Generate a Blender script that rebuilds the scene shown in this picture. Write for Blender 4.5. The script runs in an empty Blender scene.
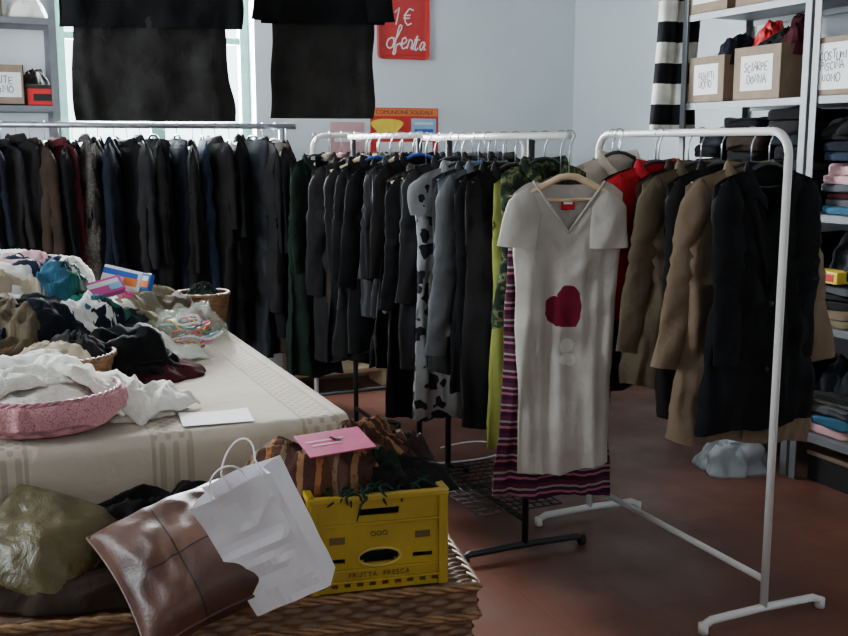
import bpy, math, random
from mathutils import Vector, Matrix, Euler, noise
R=random.Random(7)
pi=math.pi
COL=bpy.context.scene.collection
# ------------------------------------------------------------------ helpers
def mk(name,verts,faces,mat=None,parent=None,loc=(0,0,0),rot=(0,0,0),smooth=True,label=None,cat=None,group=None,kind=None):
    me=bpy.data.meshes.new(name)
    me.from_pydata([tuple(v) for v in verts],[],faces)
    me.update()
    if smooth:
        for p in me.polygons: p.use_smooth=True
    if mat: me.materials.append(mat)
    ob=bpy.data.objects.new(name,me)
    COL.objects.link(ob)
    ob.location=loc; ob.rotation_euler=rot
    tag(ob,label,cat,group,kind)
    if parent: ob.parent=parent
    return ob
def tag(ob,label=None,cat=None,group=None,kind=None):
    if label: ob["label"]=label
    if cat: ob["category"]=cat
    if group: ob["group"]=group
    if kind: ob["kind"]=kind
def empty(name,loc,rot=(0,0,0),**k):
    ob=bpy.data.objects.new(name,None); COL.objects.link(ob)
    ob.location=loc; ob.rotation_euler=rot; ob.empty_display_size=.05
    tag(ob,**k); return ob
class MB:
    def __init__(s): s.v=[]; s.f=[]
    def add(s,v,f):
        o=len(s.v); s.v+= [tuple(x) for x in v]; s.f+=[tuple(i+o for i in q) for q in f]; return s
    def box(s,cx,cy,cz,sx,sy,sz,bev=0.0,M=None):
        import bmesh
        bm=bmesh.new(); bmesh.ops.create_cube(bm,size=1)
        for v in bm.verts: v.co=Vector((v.co.x*sx,v.co.y*sy,v.co.z*sz))
        if bev>0: bmesh.ops.bevel(bm,geom=bm.edges[:],offset=bev,segments=2,affect='EDGES',profile=.6)
        T=Matrix.Translation((cx,cy,cz))
        if M is not None: T=T@M
        bm.verts.index_update()
        vs=[T@v.co for v in bm.verts]; fs=[[v.index for v in f.verts] for f in bm.faces]
        bm.free(); return s.add(vs,fs)
    def tube(s,pts,r,n=10,closed=False,cap=True,rs=None):
        pts=[Vector(p) for p in pts]; m=len(pts); vs=[]; fs=[]
        prev=None
        for i,p in enumerate(pts):
            if closed: t=(pts[(i+1)%m]-pts[i-1])
            else: t=pts[min(i+1,m-1)]-pts[max(i-1,0)]
            if t.length<1e-9: t=Vector((0,0,1))
            t.normalize()
            if prev is None:
                a=Vector((0,0,1)) if abs(t.z)<.9 else Vector((1,0,0))
                nx=t.cross(a).normalized()
            else:
                nx=(prev-t*prev.dot(t)).normalized()
            prev=nx; ny=t.cross(nx)
            rr=rs[i] if rs else r
            for k in range(n):
                an=2*pi*k/n; vs.append(p+nx*rr*math.cos(an)+ny*rr*math.sin(an))
        M=m if closed else m-1
        for i in range(M):
            for k in range(n):
                a=i*n+k; b=i*n+(k+1)%n; c=((i+1)%m)*n+(k+1)%n; d=((i+1)%m)*n+k
                fs.append((a,b,c,d))
        if cap and not closed:
            fs.append(tuple(range(n))[::-1]); fs.append(tuple((m-1)*n+k for k in range(n)))
        return s.add(vs,fs)
    def obj(s,name,mat,**k): return mk(name,s.v,s.f,mat,**k)
def arcpts(c,r,a0,a1,n,ax='xz'):
    out=[]
    for i in range(n+1):
        a=a0+(a1-a0)*i/n
        if ax=='xz': out.append((c[0]+r*math.cos(a),c[1],c[2]+r*math.sin(a)))
        elif ax=='yz': out.append((c[0],c[1]+r*math.cos(a),c[2]+r*math.sin(a)))
        else: out.append((c[0]+r*math.cos(a),c[1]+r*math.sin(a),c[2]))
    return out
# ------------------------------------------------------------------ materials
def newmat(name):
    m=bpy.data.materials.new(name); m.use_nodes=True
    nt=m.node_tree; bs=nt.nodes['Principled BSDF']; return m,nt,bs
def N(nt,t,**kw):
    n=nt.nodes.new(t)
    for k,v in kw.items(): setattr(n,k,v)
    return n
def mathn(nt,op,a,b=None):
    n=nt.nodes.new('ShaderNodeMath'); n.operation=op
    for i,x in enumerate((a,b)):
        if x is None: continue
        if isinstance(x,(int,float)): n.inputs[i].default_value=x
        else: nt.links.new(x,n.inputs[i])
    return n.outputs[0]
def mixc(nt,fac,a,b):
    n=nt.nodes.new('ShaderNodeMix'); n.data_type='RGBA'
    if isinstance(fac,(int,float)): n.inputs[0].default_value=fac
    else: nt.links.new(fac,n.inputs[0])
    for idx,x in ((6,a),(7,b)):
        if isinstance(x,tuple): n.inputs[idx].default_value=(x[0],x[1],x[2],1)
        else: nt.links.new(x,n.inputs[idx])
    return n.outputs[2]
def c3(c,k=1): return (min(1,c[0]*k),min(1,c[1]*k),min(1,c[2]*k))
def ramp(nt,fac,stops,const=False):
    n=nt.nodes.new('ShaderNodeValToRGB'); cr=n.color_ramp
    if const: cr.interpolation='CONSTANT'
    while len(cr.elements)<len(stops): cr.elements.new(.5)
    for e,(p,c) in zip(cr.elements,stops):
        e.position=p; e.color=(c[0],c[1],c[2],1)
    nt.links.new(fac,n.inputs[0]); return n.outputs[0]
def fabric(name,c,pattern=None,c2=(0,0,0),scale=10,rough=.92,weave=260,bump=.25,var=.35,stops=None,thr=.42):
    m,nt,bs=newmat(name); L=nt.links
    tc=N(nt,'ShaderNodeTexCoord'); co=tc.outputs['Object']
    sp=N(nt,'ShaderNodeSeparateXYZ'); L.new(co,sp.inputs[0])
    n1=N(nt,'ShaderNodeTexNoise'); n1.inputs['Scale'].default_value=9; n1.inputs['Detail'].default_value=5
    L.new(co,n1.inputs['Vector'])
    base=ramp(nt,n1.outputs[0],[(.3,c3(c,1-var)),(.7,c3(c,1+var*.6))])
    if pattern=='hstripe':
        f=mathn(nt,'FRACT',mathn(nt,'MULTIPLY',sp.outputs[2],scale))
        if stops: base=ramp(nt,f,stops,True)
        else: base=mixc(nt,mathn(nt,'GREATER_THAN',f,.5),base,c2)
    elif pattern=='xstripe':
        f=mathn(nt,'FRACT',mathn(nt,'MULTIPLY',mathn(nt,'ADD',sp.outputs[0],mathn(nt,'MULTIPLY',n1.outputs[0],.04)),scale)); base=ramp(nt,f,stops,True)
        vv_=N(nt,'ShaderNodeTexVoronoi'); vv_.inputs['Scale'].default_value=70; L.new(co,vv_.inputs['Vector'])
        base=mixc(nt,mathn(nt,'MULTIPLY',mathn(nt,'LESS_THAN',vv_.outputs['Distance'],.3),.4),base,(.02,.01,.008))
    elif pattern=='vstripe':
        f=mathn(nt,'FRACT',mathn(nt,'MULTIPLY',sp.outputs[0],scale))
        base=mixc(nt,mathn(nt,'GREATER_THAN',f,.75),base,c2)
    elif pattern=='plaid':
        f=mathn(nt,'GREATER_THAN',mathn(nt,'FRACT',mathn(nt,'MULTIPLY',sp.outputs[0],scale)),.6)
        g=mathn(nt,'GREATER_THAN',mathn(nt,'FRACT',mathn(nt,'MULTIPLY',sp.outputs[2],scale)),.6)
        h=mathn(nt,'GREATER_THAN',mathn(nt,'FRACT',mathn(nt,'MULTIPLY',sp.outputs[1],scale)),.6)
        s=mathn(nt,'MULTIPLY',mathn(nt,'ADD',mathn(nt,'ADD',f,g),h),.35)
        base=mixc(nt,s,base,c2)
    elif pattern=='blotch':
        nn=N(nt,'ShaderNodeTexNoise'); nn.inputs['Scale'].default_value=scale*.9; L.new(co,nn.inputs['Vector'])
        mx=N(nt,'ShaderNodeMix'); mx.data_type='VECTOR'; mx.inputs[0].default_value=.12; L.new(co,mx.inputs[4]); L.new(nn.outputs['Color'],mx.inputs[5])
        v=N(nt,'ShaderNodeTexVoronoi'); v.inputs['Scale'].default_value=scale; L.new(mx.outputs[1],v.inputs['Vector'])
        base=mixc(nt,mathn(nt,'LESS_THAN',v.outputs['Distance'],thr),base,c2)
    elif pattern=='multi':
        v=N(nt,'ShaderNodeTexNoise'); v.inputs['Scale'].default_value=scale; L.new(co,v.inputs['Vector'])
        base=ramp(nt,v.outputs[0],stops,True)
    L.new(base,bs.inputs['Base Color'])
    n2=N(nt,'ShaderNodeTexNoise'); n2.inputs['Scale'].default_value=weave; n2.inputs['Detail'].default_value=2
    L.new(co,n2.inputs['Vector'])
    n3=N(nt,'ShaderNodeTexNoise'); n3.inputs['Scale'].default_value=14; n3.inputs['Detail'].default_value=4; n3.inputs['Distortion'].default_value=.6
    L.new(co,n3.inputs['Vector'])
    hh=mathn(nt,'ADD',mathn(nt,'MULTIPLY',n2.outputs[0],.08),n3.outputs[0])
    bp=N(nt,'ShaderNodeBump'); bp.inputs['Strength'].default_value=bump*1.6; bp.inputs['Distance'].default_value=.02
    L.new(hh,bp.inputs['Height']); L.new(bp.outputs[0],bs.inputs['Normal'])
    bs.inputs['Roughness'].default_value=rough
    bs.inputs['Specular IOR Level'].default_value=.15
    return m
def plain(name,c,rough=.5,metal=0,var=.1,scale=20,bump=0.05,spec=.5,alpha=1,trans=0):
    m,nt,bs=newmat(name); L=nt.links
    tc=N(nt,'ShaderNodeTexCoord')
    n1=N(nt,'ShaderNodeTexNoise'); n1.inputs['Scale'].default_value=scale; n1.inputs['Detail'].default_value=5
    L.new(tc.outputs['Object'],n1.inputs['Vector'])
    L.new(ramp(nt,n1.outputs[0],[(.3,c3(c,1-var)),(.7,c3(c,1+var))]),bs.inputs['Base Color'])
    bp=N(nt,'ShaderNodeBump'); bp.inputs['Strength'].default_value=bump; bp.inputs['Distance'].default_value=.01
    L.new(n1.outputs[0],bp.inputs['Height']); L.new(bp.outputs[0],bs.inputs['Normal'])
    bs.inputs['Roughness'].default_value=rough; bs.inputs['Metallic'].default_value=metal
    bs.inputs['Specular IOR Level'].default_value=spec
    bs.inputs['Alpha'].default_value=alpha
    bs.inputs['Transmission Weight'].default_value=trans
    return m
M={}
M['black']=fabric('black_wool',(.005,.005,.006))
M['black2']=fabric('soft_black_cotton',(.009,.008,.0085))
M['charcoal']=fabric('charcoal_wool',(.014,.013,.014))
M['skirtg']=fabric('charcoal_skirt_wool',(.022,.020,.019))
M['grey']=fabric('grey_marl',(.095,.10,.11),var=.25)
M['dgrey']=fabric('dark_grey',(.023,.022,.022))
M['navy']=fabric('navy_cloth',(.008,.010,.018))
M['denim']=fabric('denim',(.020,.030,.055))
M['slate']=fabric('slate_cloth',(.020,.023,.029))
M['brown']=fabric('brown_wool',(.028,.017,.012))
M['camel']=fabric('camel_wool',(.175,.122,.080),var=.15)
M['olive']=fabric('olive_brown_wool',(.100,.075,.048),var=.2)
M['maroon']=fabric('maroon_wool',(.05,.008,.013))
M['red']=fabric('red_cloth',(.40,.012,.022),var=.2)
M['cream']=fabric('cream_cloth',(.60,.54,.45),var=.12)
M['lime']=fabric('lime_green_cotton',(.25,.27,.06),var=.15)
M['dgreen']=fabric('dark_green',(.010,.020,.014))
M['yarn']=fabric('green_yarn',(.012,.03,.02))
M['green']=fabric('bottle_green',(.01,.12,.08))
M['teal']=fabric('teal_blue',(.04,.12,.20))
M['pink']=fabric('pink_cotton',(.55,.20,.25),var=.15)
M['palepink']=fabric('pale_pink',(.62,.36,.38),var=.12)
M['hotpink']=fabric('hot_pink',(.70,.07,.26),var=.15)
M['white']=fabric('white_cotton',(.80,.78,.74),var=.08)
M['khaki']=fabric('khaki',(.19,.165,.095),var=.2)
M['beige']=fabric('beige_cotton',(.46,.38,.28),var=.15)
M['stripe']=fabric('pink_purple_striped_jersey',(.1,.02,.05),'hstripe',scale=17,stops=[(0,(.035,.010,.025)),(.28,(.34,.10,.15)),(.42,(.04,.015,.035)),(.62,(.28,.22,.20)),(.74,(.08,.015,.04))])
M['bw']=fabric('black_and_white_stripes',(.78,.75,.68),'hstripe',c2=(.010,.010,.012),scale=5.0)
M['floral']=fabric('large_black_grey_print',(.24,.24,.245),'blotch',c2=(.014,.014,.018),scale=14,thr=.38)
M['tropic']=fabric('green_leaf_print',(.05,.1,.04),'multi',scale=26,stops=[(0,(.015,.022,.015)),(.45,(.035,.06,.03)),(.55,(.15,.16,.07)),(.62,(.02,.035,.02))])
M['plaid']=fabric('brown_patterned_scarf',(.10,.045,.025),'xstripe',scale=8,stops=[(0,(.05,.022,.015)),(.25,(.24,.09,.035)),(.36,(.07,.03,.015)),(.55,(.15,.10,.055)),(.64,(.05,.02,.015)),(.88,(.22,.11,.05))])
M['plaidr']=fabric('dark_red_plaid',(.02,.012,.012),'plaid',c2=(.12,.03,.025),scale=22)
M['vst']=fabric('pinstriped_grey',(.025,.025,.028),'vstripe',c2=(.055,.055,.06),scale=40)
M['shirtg']=fabric('grey_brown_print',(.05,.043,.04),'blotch',c2=(.10,.09,.08),scale=45)
M['chrome']=plain('brushed_steel',(.36,.37,.39),.38,.9)
M['whitemetal']=plain('white_enamelled_steel',(.70,.68,.66),.35,0,var=.04)
M['blackmetal']=plain('black_powder_coat',(.010,.010,.012),.5)
M['galv']=plain('galvanised_grey_steel',(.17,.18,.195),.5,.2)
M['woodh']=plain('pale_hanger_wood',(.55,.40,.24),.45)
M['plastich']=plain('black_hanger_plastic',(.015,.015,.017),.4)
M['bluep']=plain('blue_plastic',(.02,.10,.45),.4)
M['card']=plain('brown_cardboard',(.23,.165,.115),.85)
M['paper']=plain('white_paper',(.80,.80,.80),.8,var=.03)
M['ink']=plain('dark_marker_ink',(.03,.03,.05),.8)
M['wood']=plain('dark_wood',(.12,.06,.03),.5,var=.3)
M['rubber']=plain('black_rubber',(.01,.01,.01),.7)
def wallmat(name,c):
    m,nt,bs=newmat(name); L=nt.links
    tc=N(nt,'ShaderNodeTexCoord'); n1=N(nt,'ShaderNodeTexNoise'); n1.inputs['Scale'].default_value=1.3; n1.inputs['Detail'].default_value=8
    L.new(tc.outputs['Object'],n1.inputs['Vector'])
    L.new(ramp(nt,n1.outputs[0],[(.35,c3(c,.93)),(.65,c3(c,1.03))]),bs.inputs['Base Color'])
    n2=N(nt,'ShaderNodeTexNoise'); n2.inputs['Scale'].default_value=60; L.new(tc.outputs['Object'],n2.inputs['Vector'])
    bp=N(nt,'ShaderNodeBump'); bp.inputs['Strength'].default_value=.12; bp.inputs['Distance'].default_value=.01
    L.new(n2.outputs[0],bp.inputs['Height']); L.new(bp.outputs[0],bs.inputs['Normal'])
    bs.inputs['Roughness'].default_value=.9; return m
M['wall']=wallmat('pale_blue_plaster',(.68,.73,.765))
M['ceil']=wallmat('ceiling_plaster',(.40,.40,.40))
def floormat():
    m,nt,bs=newmat('terracotta_tiles'); L=nt.links
    tc=N(nt,'ShaderNodeTexCoord'); br=N(nt,'ShaderNodeTexBrick')
    br.offset=0; br.inputs['Scale'].default_value=1; br.inputs['Brick Width'].default_value=.3; br.inputs['Row Height'].default_value=.3
    br.inputs['Mortar Size'].default_value=.003; br.inputs['Color1'].default_value=(.165,.055,.030,1); br.inputs['Color2'].default_value=(.19,.062,.034,1); br.inputs['Mortar'].default_value=(.11,.045,.032,1)
    L.new(tc.outputs['Object'],br.inputs['Vector'])
    n1=N(nt,'ShaderNodeTexNoise'); n1.inputs['Scale'].default_value=3; n1.inputs['Detail'].default_value=7; L.new(tc.outputs['Object'],n1.inputs['Vector'])
    L.new(mixc(nt,mathn(nt,'MULTIPLY',n1.outputs[0],.8),br.outputs[0],(.06,.032,.028)),bs.inputs['Base Color'])
    L.new(ramp(nt,n1.outputs[0],[(.3,(.34,)*3),(.7,(.55,)*3)]),bs.inputs['Roughness'])
    bs.inputs['Specular IOR Level'].default_value=.3
    bp=N(nt,'ShaderNodeBump'); bp.inputs['Strength'].default_value=.15; bp.inputs['Distance'].default_value=.003; L.new(br.outputs[1],bp.inputs['Height']); bp.invert=True
    L.new(bp.outputs[0],bs.inputs['Normal']); return m
M['floor']=floormat()
def wickermat(name,c):
    m,nt,bs=newmat(name); L=nt.links
    tc=N(nt,'ShaderNodeTexCoord'); n1=N(nt,'ShaderNodeTexNoise'); n1.inputs['Scale'].default_value=35; n1.inputs['Detail'].default_value=4
    mp=N(nt,'ShaderNodeMapping'); mp.inputs['Scale'].default_value=(1,1,3); L.new(tc.outputs['Object'],mp.inputs[0]); L.new(mp.outputs[0],n1.inputs['Vector'])
    L.new(ramp(nt,n1.outputs[0],[(.3,c3(c,.45)),(.7,c3(c,1.3))]),bs.inputs['Base Color']); bs.inputs['Roughness'].default_value=.5
    return m
M['wicker']=wickermat('brown_wicker',(.14,.07,.034))
M['wickerl']=wickermat('light_wicker',(.25,.13,.058))
M['wpink']=wickermat('pink_woven_cotton',(.55,.24,.27))
# ------------------------------------------------------------------ room
def panel(W,H,T,holes):
    xs=sorted({0,W}|{h[0] for h in holes}|{h[1] for h in holes}); zs=sorted({0,H}|{h[2] for h in holes}|{h[3] for h in holes})
    def solid(i,k):
        if i<0 or k<0 or i>=len(xs)-1 or k>=len(zs)-1: return False
        cx=(xs[i]+xs[i+1])/2; cz=(zs[k]+zs[k+1])/2
        return not any(h[0]<cx<h[1] and h[2]<cz<h[3] for h in holes)
    b=MB()
    for i in range(len(xs)-1):
        for k in range(len(zs)-1):
            if not solid(i,k): continue
            x0,x1,z0,z1=xs[i],xs[i+1],zs[k],zs[k+1]
            v=[(x0,0,z0),(x1,0,z0),(x1,0,z1),(x0,0,z1),(x0,T,z0),(x1,T,z0),(x1,T,z1),(x0,T,z1)]
            f=[(0,1,2,3),(5,4,7,6)]
            if not solid(i-1,k): f.append((4,0,3,7))
            if not solid(i+1,k): f.append((1,5,6,2))
            if not solid(i,k-1): f.append((4,5,1,0))
            if not solid(i,k+1): f.append((3,2,6,7))
            b.add(v,f)
    return b
A0,A1,B0,B1,HC=-2.4,3.8,-1.6,6.2,3.1
panel(A1-A0,HC,.3,[(.52-A0,1.62-A0,1.12,2.65)]).obj('wall_back',M['wall'],loc=(A0,B1,0),smooth=False,kind='structure')
panel(A1-A0,HC,.2,[]).obj('wall_front',M['wall'],loc=(A0,B0-.2,0),smooth=False,kind='structure')
panel(B1-B0,HC,.2,[(2.6-B0,4.4-B0,.95,2.6)]).obj('wall_left',M['wall'],loc=(A0,B0,0),rot=(0,0,pi/2),smooth=False,kind='structure')
panel(B1-B0,HC,.2,[]).obj('wall_right',M['wall'],loc=(A1+.2,B0,0),rot=(0,0,pi/2),smooth=False,kind='structure')
MB().box(0,0,-.05,A1-A0+1,B1-B0+1,.1).obj('floor',M['floor'],loc=((A0+A1)/2,(B0+B1)/2,0),smooth=False,kind='structure')
MB().box(0,0,.05,A1-A0+1,B1-B0+1,.1).obj('ceiling',M['ceil'],loc=((A0+A1)/2,(B0+B1)/2,HC),smooth=False,kind='structure')
M['greenpaint']=plain('pale_green_paint',(.30,.55,.48),.5)
M['base']=plain('baseboard_paint',(.25,.22,.2),.6)
MB().box((A0+A1)/2,B1-.01,.05,A1-A0,.02,.1,.003).obj('baseboard_back',M['base'],smooth=False,kind='structure')
MB().box(A1-.01,(B0+B1)/2,.05,.02,B1-B0,.1,.003).obj('baseboard_right',M['base'],smooth=False,kind='structure')
def window(name,w,h,loc,rot,cols):
    b=MB(); t=.055
    for x in (t/2,w-t/2): b.box(x,0,h/2,t,.07,h,.004)
    for z in (t/2,h-t/2): b.box(w/2,0,z,w,.07,t,.004)
    for i in range(1,cols): b.box(w*i/cols,0,h/2,.08,.06,h,.004)
    b.box(w/2,0,h*.62,w,.04,.04,.003)
    b.box(w/2,-.1,-.015,w+.06,.32,.03,.004)
    return b.obj(name,M['greenpaint'],loc=loc,rot=rot,smooth=False,kind='structure')
window('window_1',1.1,1.53,(.52,B1+.16,1.12),(0,0,0),2)
window('window_2',1.8,1.65,(A0-.12,2.6,.95),(0,0,pi/2),3)
# ------------------------------------------------------------------ camera & light
cam=bpy.data.cameras.new('camera'); cam.sensor_width=36; cam.lens=36*1050/848; cam.clip_start=.05
co=bpy.data.objects.new('camera',cam); COL.objects.link(co); co.location=(0,0,1.46)
co.rotation_euler=(math.radians(90-9.35),0,-math.atan2(.4,.917)); bpy.context.scene.camera=co
def area(name,loc,target,sx,sy,e,c):
    l=bpy.data.lights.new(name,'AREA'); l.shape='RECTANGLE'; l.size=sx; l.size_y=sy; l.energy=e; l.color=c
    o=bpy.data.objects.new(name,l); COL.objects.link(o); o.location=loc
    d=Vector(target)-Vector(loc); o.rotation_euler=d.to_track_quat('-Z','Y').to_euler(); return o
area('daylight_side_window',(A0-.3,3.5,1.9),(1.6,5.8,1.7),1.7,1.5,190,(.86,.94,1))
area('daylight_back_window',(1.07,B1+.35,2.2),(.6,2.5,.3),1.05,1.3,760,(.93,.98,1))
area('warm_fill_light',(.6,-1.3,2.3),(1.5,3.0,.4),1.2,.7,13,(1,.88,.74))  # weak warm fill lamp added behind the camera, not a doorway
sl=bpy.data.lights.new('doorway_sun_patch','SPOT'); sl.energy=110; sl.spot_size=math.radians(13); sl.spot_blend=.8; sl.color=(1,.80,.60); sl.shadow_soft_size=.10
so_=bpy.data.objects.new('doorway_sun_patch',sl); COL.objects.link(so_); so_.location=(1.25,-1.3,2.75)
so_.rotation_euler=(Vector((1.36,2.35,0))-Vector(so_.location)).to_track_quat('-Z','Y').to_euler()
w=bpy.data.worlds.new('sky'); bpy.context.scene.world=w; w.use_nodes=True
nt=w.node_tree; bg=nt.nodes['Background']
sky=nt.nodes.new('ShaderNodeTexSky'); sky.sky_type='HOSEK_WILKIE'; sky.turbidity=4; sky.sun_direction=(-.6,.1,.7)
mx=nt.nodes.new('ShaderNodeMix'); mx.data_type='RGBA'; mx.inputs[0].default_value=.75; mx.inputs[7].default_value=(.8,.97,1,1)
nt.links.new(sky.outputs[0],mx.inputs[6]); nt.links.new(mx.outputs[2],bg.inputs[0]); bg.inputs[1].default_value=8
# ------------------------------------------------------------------ lettering
def text(s,size,mat,parent,loc,rot,name='lettering',space=1.0,depth=.0008,align='CENTER'):
    cu=bpy.data.curves.new('t','FONT'); cu.body=s; cu.size=size; cu.align_x=align; cu.align_y='CENTER'; cu.extrude=depth; cu.space_character=space
    o=bpy.data.objects.new('t',cu); COL.objects.link(o)
    bpy.context.view_layer.update()
    me=bpy.data.meshes.new_from_object(o.evaluated_get(bpy.context.evaluated_depsgraph_get()))
    bpy.data.objects.remove(o); me.materials.clear(); me.materials.append(mat)
    ob=bpy.data.objects.new(name,me); COL.objects.link(ob); ob.parent=parent; ob.location=loc; ob.rotation_euler=rot
    return ob
ST={'A':(.6,[[(0,0),(.3,1),(.6,0)],[(.12,.4),(.48,.4)]]),'B':(.5,[[(0,0),(0,1),(.4,.9),(.35,.55),(0,.5),(.45,.4),(.45,.1),(0,0)]]),'C':(.55,[[(.55,.85),(.3,1),(.05,.7),(.05,.3),(.3,0),(.55,.15)]]),
'D':(.55,[[(0,0),(0,1),(.35,.95),(.55,.5),(.35,.05),(0,0)]]),'E':(.5,[[(.5,1),(0,1),(0,0),(.5,0)],[(0,.5),(.4,.5)]]),
'F':(.5,[[(.5,1),(0,1),(0,0)],[(0,.5),(.4,.5)]]),'G':(.58,[[(.55,.85),(.3,1),(.05,.7),(.05,.3),(.3,0),(.55,.2),(.55,.45),(.35,.45)]]),
'I':(.15,[[(.08,1),(.08,0)]]),'L':(.45,[[(0,1),(0,0),(.45,0)]]),'M':(.65,[[(0,0),(.03,1),(.32,.4),(.6,1),(.65,0)]]),
'N':(.52,[[(0,0),(0,1),(.5,0),(.52,1)]]),'O':(.6,[[(.3,1),(.03,.7),(.03,.3),(.3,0),(.57,.3),(.57,.7),(.3,1)]]),
'P':(.5,[[(0,0),(0,1),(.42,.92),(.45,.6),(0,.48)]]),'R':(.52,[[(0,0),(0,1),(.42,.92),(.45,.6),(0,.48),(.52,0)]]),
'S':(.5,[[(.5,.9),(.25,1),(.05,.75),(.45,.35),(.3,0),(.0,.1)]]),'T':(.6,[[(0,1),(.6,1)],[(.3,1),(.3,0)]]),'U':(.52,[[(0,1),(0,.2),(.25,0),(.5,.2),(.52,1)]]),
'Z':(.5,[[(0,1),(.5,1),(0,0),(.5,0)]]),'1':(.3,[[(0,.7),(.25,1),(.2,0)]]),
'€':(.6,[[(.6,.9),(.35,1),(.12,.7),(.12,.3),(.35,0),(.6,.1)],[(0,.6),(.45,.6)],[(0,.42),(.42,.42)]]),
'o':(.5,[[(.3,.55),(.08,.4),(.08,.12),(.28,0),(.45,.2),(.4,.48),(.3,.55),(.5,.5)]]),
'f':(.45,[[(0,.1),(.3,.8),(.38,1.05),(.25,1.1),(.15,.6),(.05,-.35),(.18,-.3),(.2,.05),(.45,.2)]]),
'e':(.45,[[(0,.15),(.3,.35),(.28,.55),(.12,.5),(.08,.15),(.22,0),(.45,.15)]]),
'r':(.42,[[(0,.1),(.1,.5),(.12,.58),(.28,.5),(.28,.1),(.42,.1)]]),
't':(.4,[[(0,.1),(.22,.95),(.16,.1),(.25,0),(.4,.15)],[(.02,.65),(.4,.68)]]),
'a':(.5,[[(.36,.5),(.15,.52),(.05,.25),(.18,.02),(.36,.45),(.36,.08),(.5,.08)]])}
def hand(s,size,mat,parent,loc,rot,thick=.055,gap=.16,slant=0.0,jit=.03):
    b=MB(); lines=s.split('\n'); n=len(lines)
    for li,l in enumerate(lines):
        wd=sum((ST[c][0] if c in ST else .35)+gap for c in l)-gap
        x=-wd/2+R.uniform(-.15,.15); z0=((n-1)/2-li)*1.35-.5
        for c in l:
            zj=R.uniform(-jit,jit)*2; sj=1+R.uniform(-jit,jit)*3
            if c in ST:
                for st in ST[c][1]:
                    pts=[Vector((x+p[0]*sj+slant*p[1],0,z0+zj+p[1]*sj)) for p in st]
                    sm=[]
                    if (len(pts)>2 and c.islower()) or c in 'COSDUG€B':
                        for i in range(len(pts)-1):
                            p0,p1,p2,p3=pts[max(i-1,0)],pts[i],pts[i+1],pts[min(i+2,len(pts)-1)]
                            for q in range(5):
                                t=q/5; sm.append(.5*((2*p1)+(p2-p0)*t+(2*p0-5*p1+4*p2-p3)*t*t+(3*p1-p0-3*p2+p3)*t**3))
                        sm.append(pts[-1])
                    else: sm=pts
                    b.tube([p*size+Vector((R.uniform(-1,1),0,R.uniform(-1,1)))*size*.02 for p in sm],size*thick,6)
                x+=ST[c][0]+gap
            else: x+=.35+gap
    for i,v in enumerate(b.v): b.v[i]=(v[0],v[1]*.25,v[2])
    return b.obj('handwriting',mat,parent=parent,loc=loc,rot=rot)
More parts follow.
